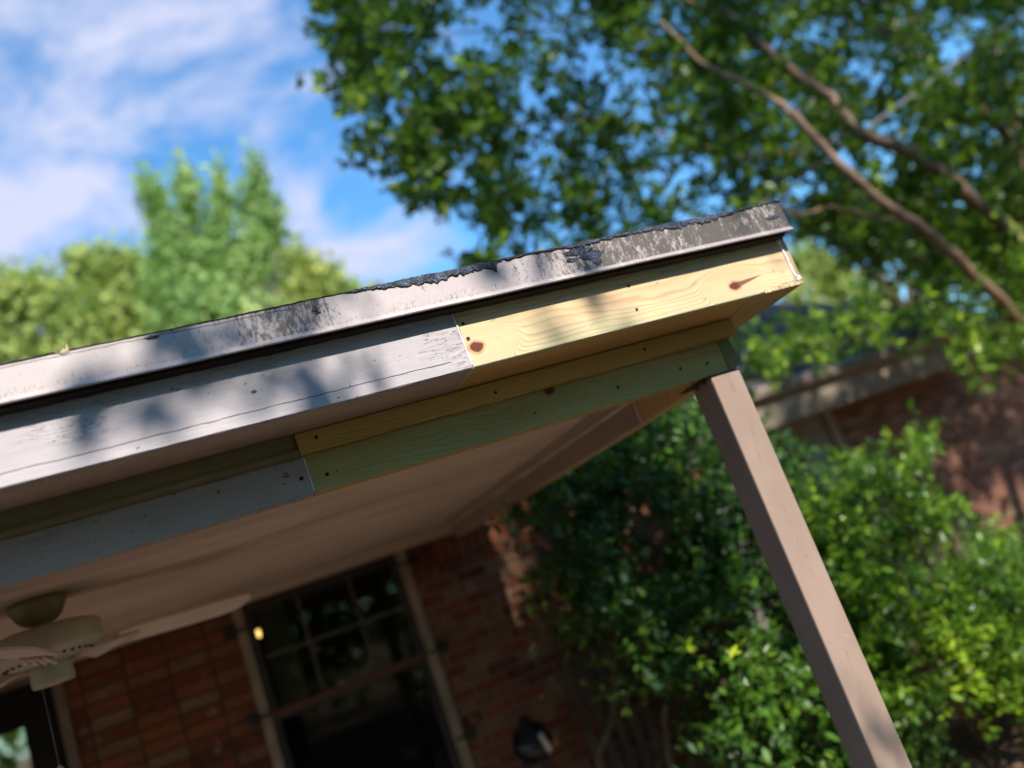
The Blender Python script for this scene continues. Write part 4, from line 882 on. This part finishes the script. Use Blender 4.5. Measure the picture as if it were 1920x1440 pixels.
# ------------------------------------------------------------------ unseen tree behind the viewer, leaf clumps set along sun rays for shade
bt = thing('shade_tree', 'tall shade tree standing behind the viewer in the yard', 'tree', (0.8, -9.5, 0))
def sp(X, k, y=-3.0):      # a point on the sun ray that reaches (X, k = z_rel + 0.90*y)
    s_ = SUN.z/(-SUN.y); z = k - 0.90*y
    return (X + (SUN.x/-SUN.y)*(1.7-y), y, z+EYE)
sh = []
def shade(X, k, rx, rk, n, seed):
    r = np.random.default_rng(seed)
    for i in range(n):
        y = r.uniform(-4.5, -2.5); a, b = r.normal(0, 0.5, 2); sh.append(sp(X+a*rx, k+b*rk, y))
# porch edge
shade(-0.05, 2.04, 0.12, 0.14, 8, 1); shade(0.17, 2.00, 0.05, 0.07, 2, 2); shade(0.34, 2.06, 0.22, 0.16, 20, 3); shade(1.00, 2.04, 0.20, 0.16, 8, 4); shade(1.62, 2.09, 0.07, 0.05, 3, 5); shade(-0.6, 2.08, 0.3, 0.2, 8, 6)
shade(1.40, 0.95, 0.10, 0.40, 12, 7); shade(0.9, 2.6, 1.2, 0.3, 12, 17)
leaves('crown', np.array(sh), 0.075, m_leafA, bt, 4, 0.045, 0.6, 40)
sh.clear()
shade(1.98, 3.3, 0.34, 0.72, 58, 8); shade(2.5, 2.7, 0.34, 0.40, 10, 9); shade(2.02, 4.2, 0.20, 0.8, 34, 15); shade(1.86, 3.4, 0.14, 0.6, 16, 16); shade(7.6, 6.05, 1.8, 0.9, 50, 18)
rs = random.Random(77)
for i in range(74): shade(rs.uniform(2.0, 9.0), rs.uniform(5.0, 9.1), 0.32, 0.24, 11, 100+i)
for i in range(9): shade(rs.uniform(3.0, 5.2), rs.uniform(2.3, 4.3), 0.16, 0.14, 4, 200+i)
leaves('crown', np.array(sh), 0.12, m_leafA, bt, 8, 0.09, 0.55, 44)  # leaf clumps added to darken the bushes, walls and myrtle
rb = np.random.default_rng(50)
def bigcrown(name, par, c, rad, n, seed):
    r = np.random.default_rng(seed); q = r.normal(0, 1, (n, 3)); q /= np.linalg.norm(q, axis=1)[:, None]; q *= r.random((n, 1))**0.35
    leaves(name, q*np.array(rad)+np.array(c), 0.34, m_leafA, par, 12, 0.42, 0.6, seed)
bigcrown('crown', bt, (0.8, -10.9, 5.4), (4.5, 2.8, 4.3), 520, 41)  # dense unseen foliage added to cut sky light on the porch
rg = np.random.default_rng(90); gk = np.stack([rg.uniform(-7, 5.5, 240), rg.uniform(-9.5, -6.5, 240), rg.uniform(-6.0, 0.3, 240)], 1); gk[:, 2] = gk[:, 2]-0.90*gk[:, 1]+EYE
leaves('crown', gk, 0.34, m_leafA, bt, 9, 0.30, 0.6, 45)  # leaves added to shade the yard and weaken its bounce light
for i, (x, y, h) in enumerate([(-8, -9.8, 5.4), (9.5, -11.5, 5.4), (-13, -2, 6.0), (18, -8, 5.4)]):  # unseen trees added to block sky light
    lab = ['broad yard tree behind the viewer on the left', 'broad yard tree behind the viewer on the right', 'yard tree far to the left of the porch', 'yard tree far to the right in the yard'][i]
    t = thing('yard_tree', lab, 'tree', (x, y, 0), 'trees around the yard')
    bigcrown('crown', t, (x, y, h), (4.3, 3.0, 4.4), 440, 60+i)
    MB().tube([(x, y, -.1), (x, y, 3.5), (x+.2, y, h)], [.3, .22, .12], 10).build('trunk', m_barkD, t, smooth=True)
tkb = MB(); tkb.tube([(0.8, -9.5, -.1), (0.8, -9.4, 3.0), (0.2, -8.5, 5.0), (-0.9, -6, 6.2)], [.3, .24, .18, .10], 12)
for x_, z_ in ((-1.5, 6.9), (2.3, 8.2), (3.6, 8.6)): tkb.tube([(0.2, -8.5, 5.0), (x_*.7, -6.3, 6.2), (x_, -3.6, z_)], [.10, .06, .03], 8)
tkb.build('trunk', m_barkD, bt, smooth=True)
hdg = thing('hedge', 'clipped hedge along the back of the yard behind the viewer', 'hedge', (0, -14, 0))  # unseen, added for window reflections and low shade
qh = rb.uniform(0, 1, (900, 3))*np.array([24, 1.6, 2.6])+np.array([-10, -15, 0.1]); leaves('foliage', qh, 0.2, m_leafA, hdg, 14, 0.2, 0.55, 42)
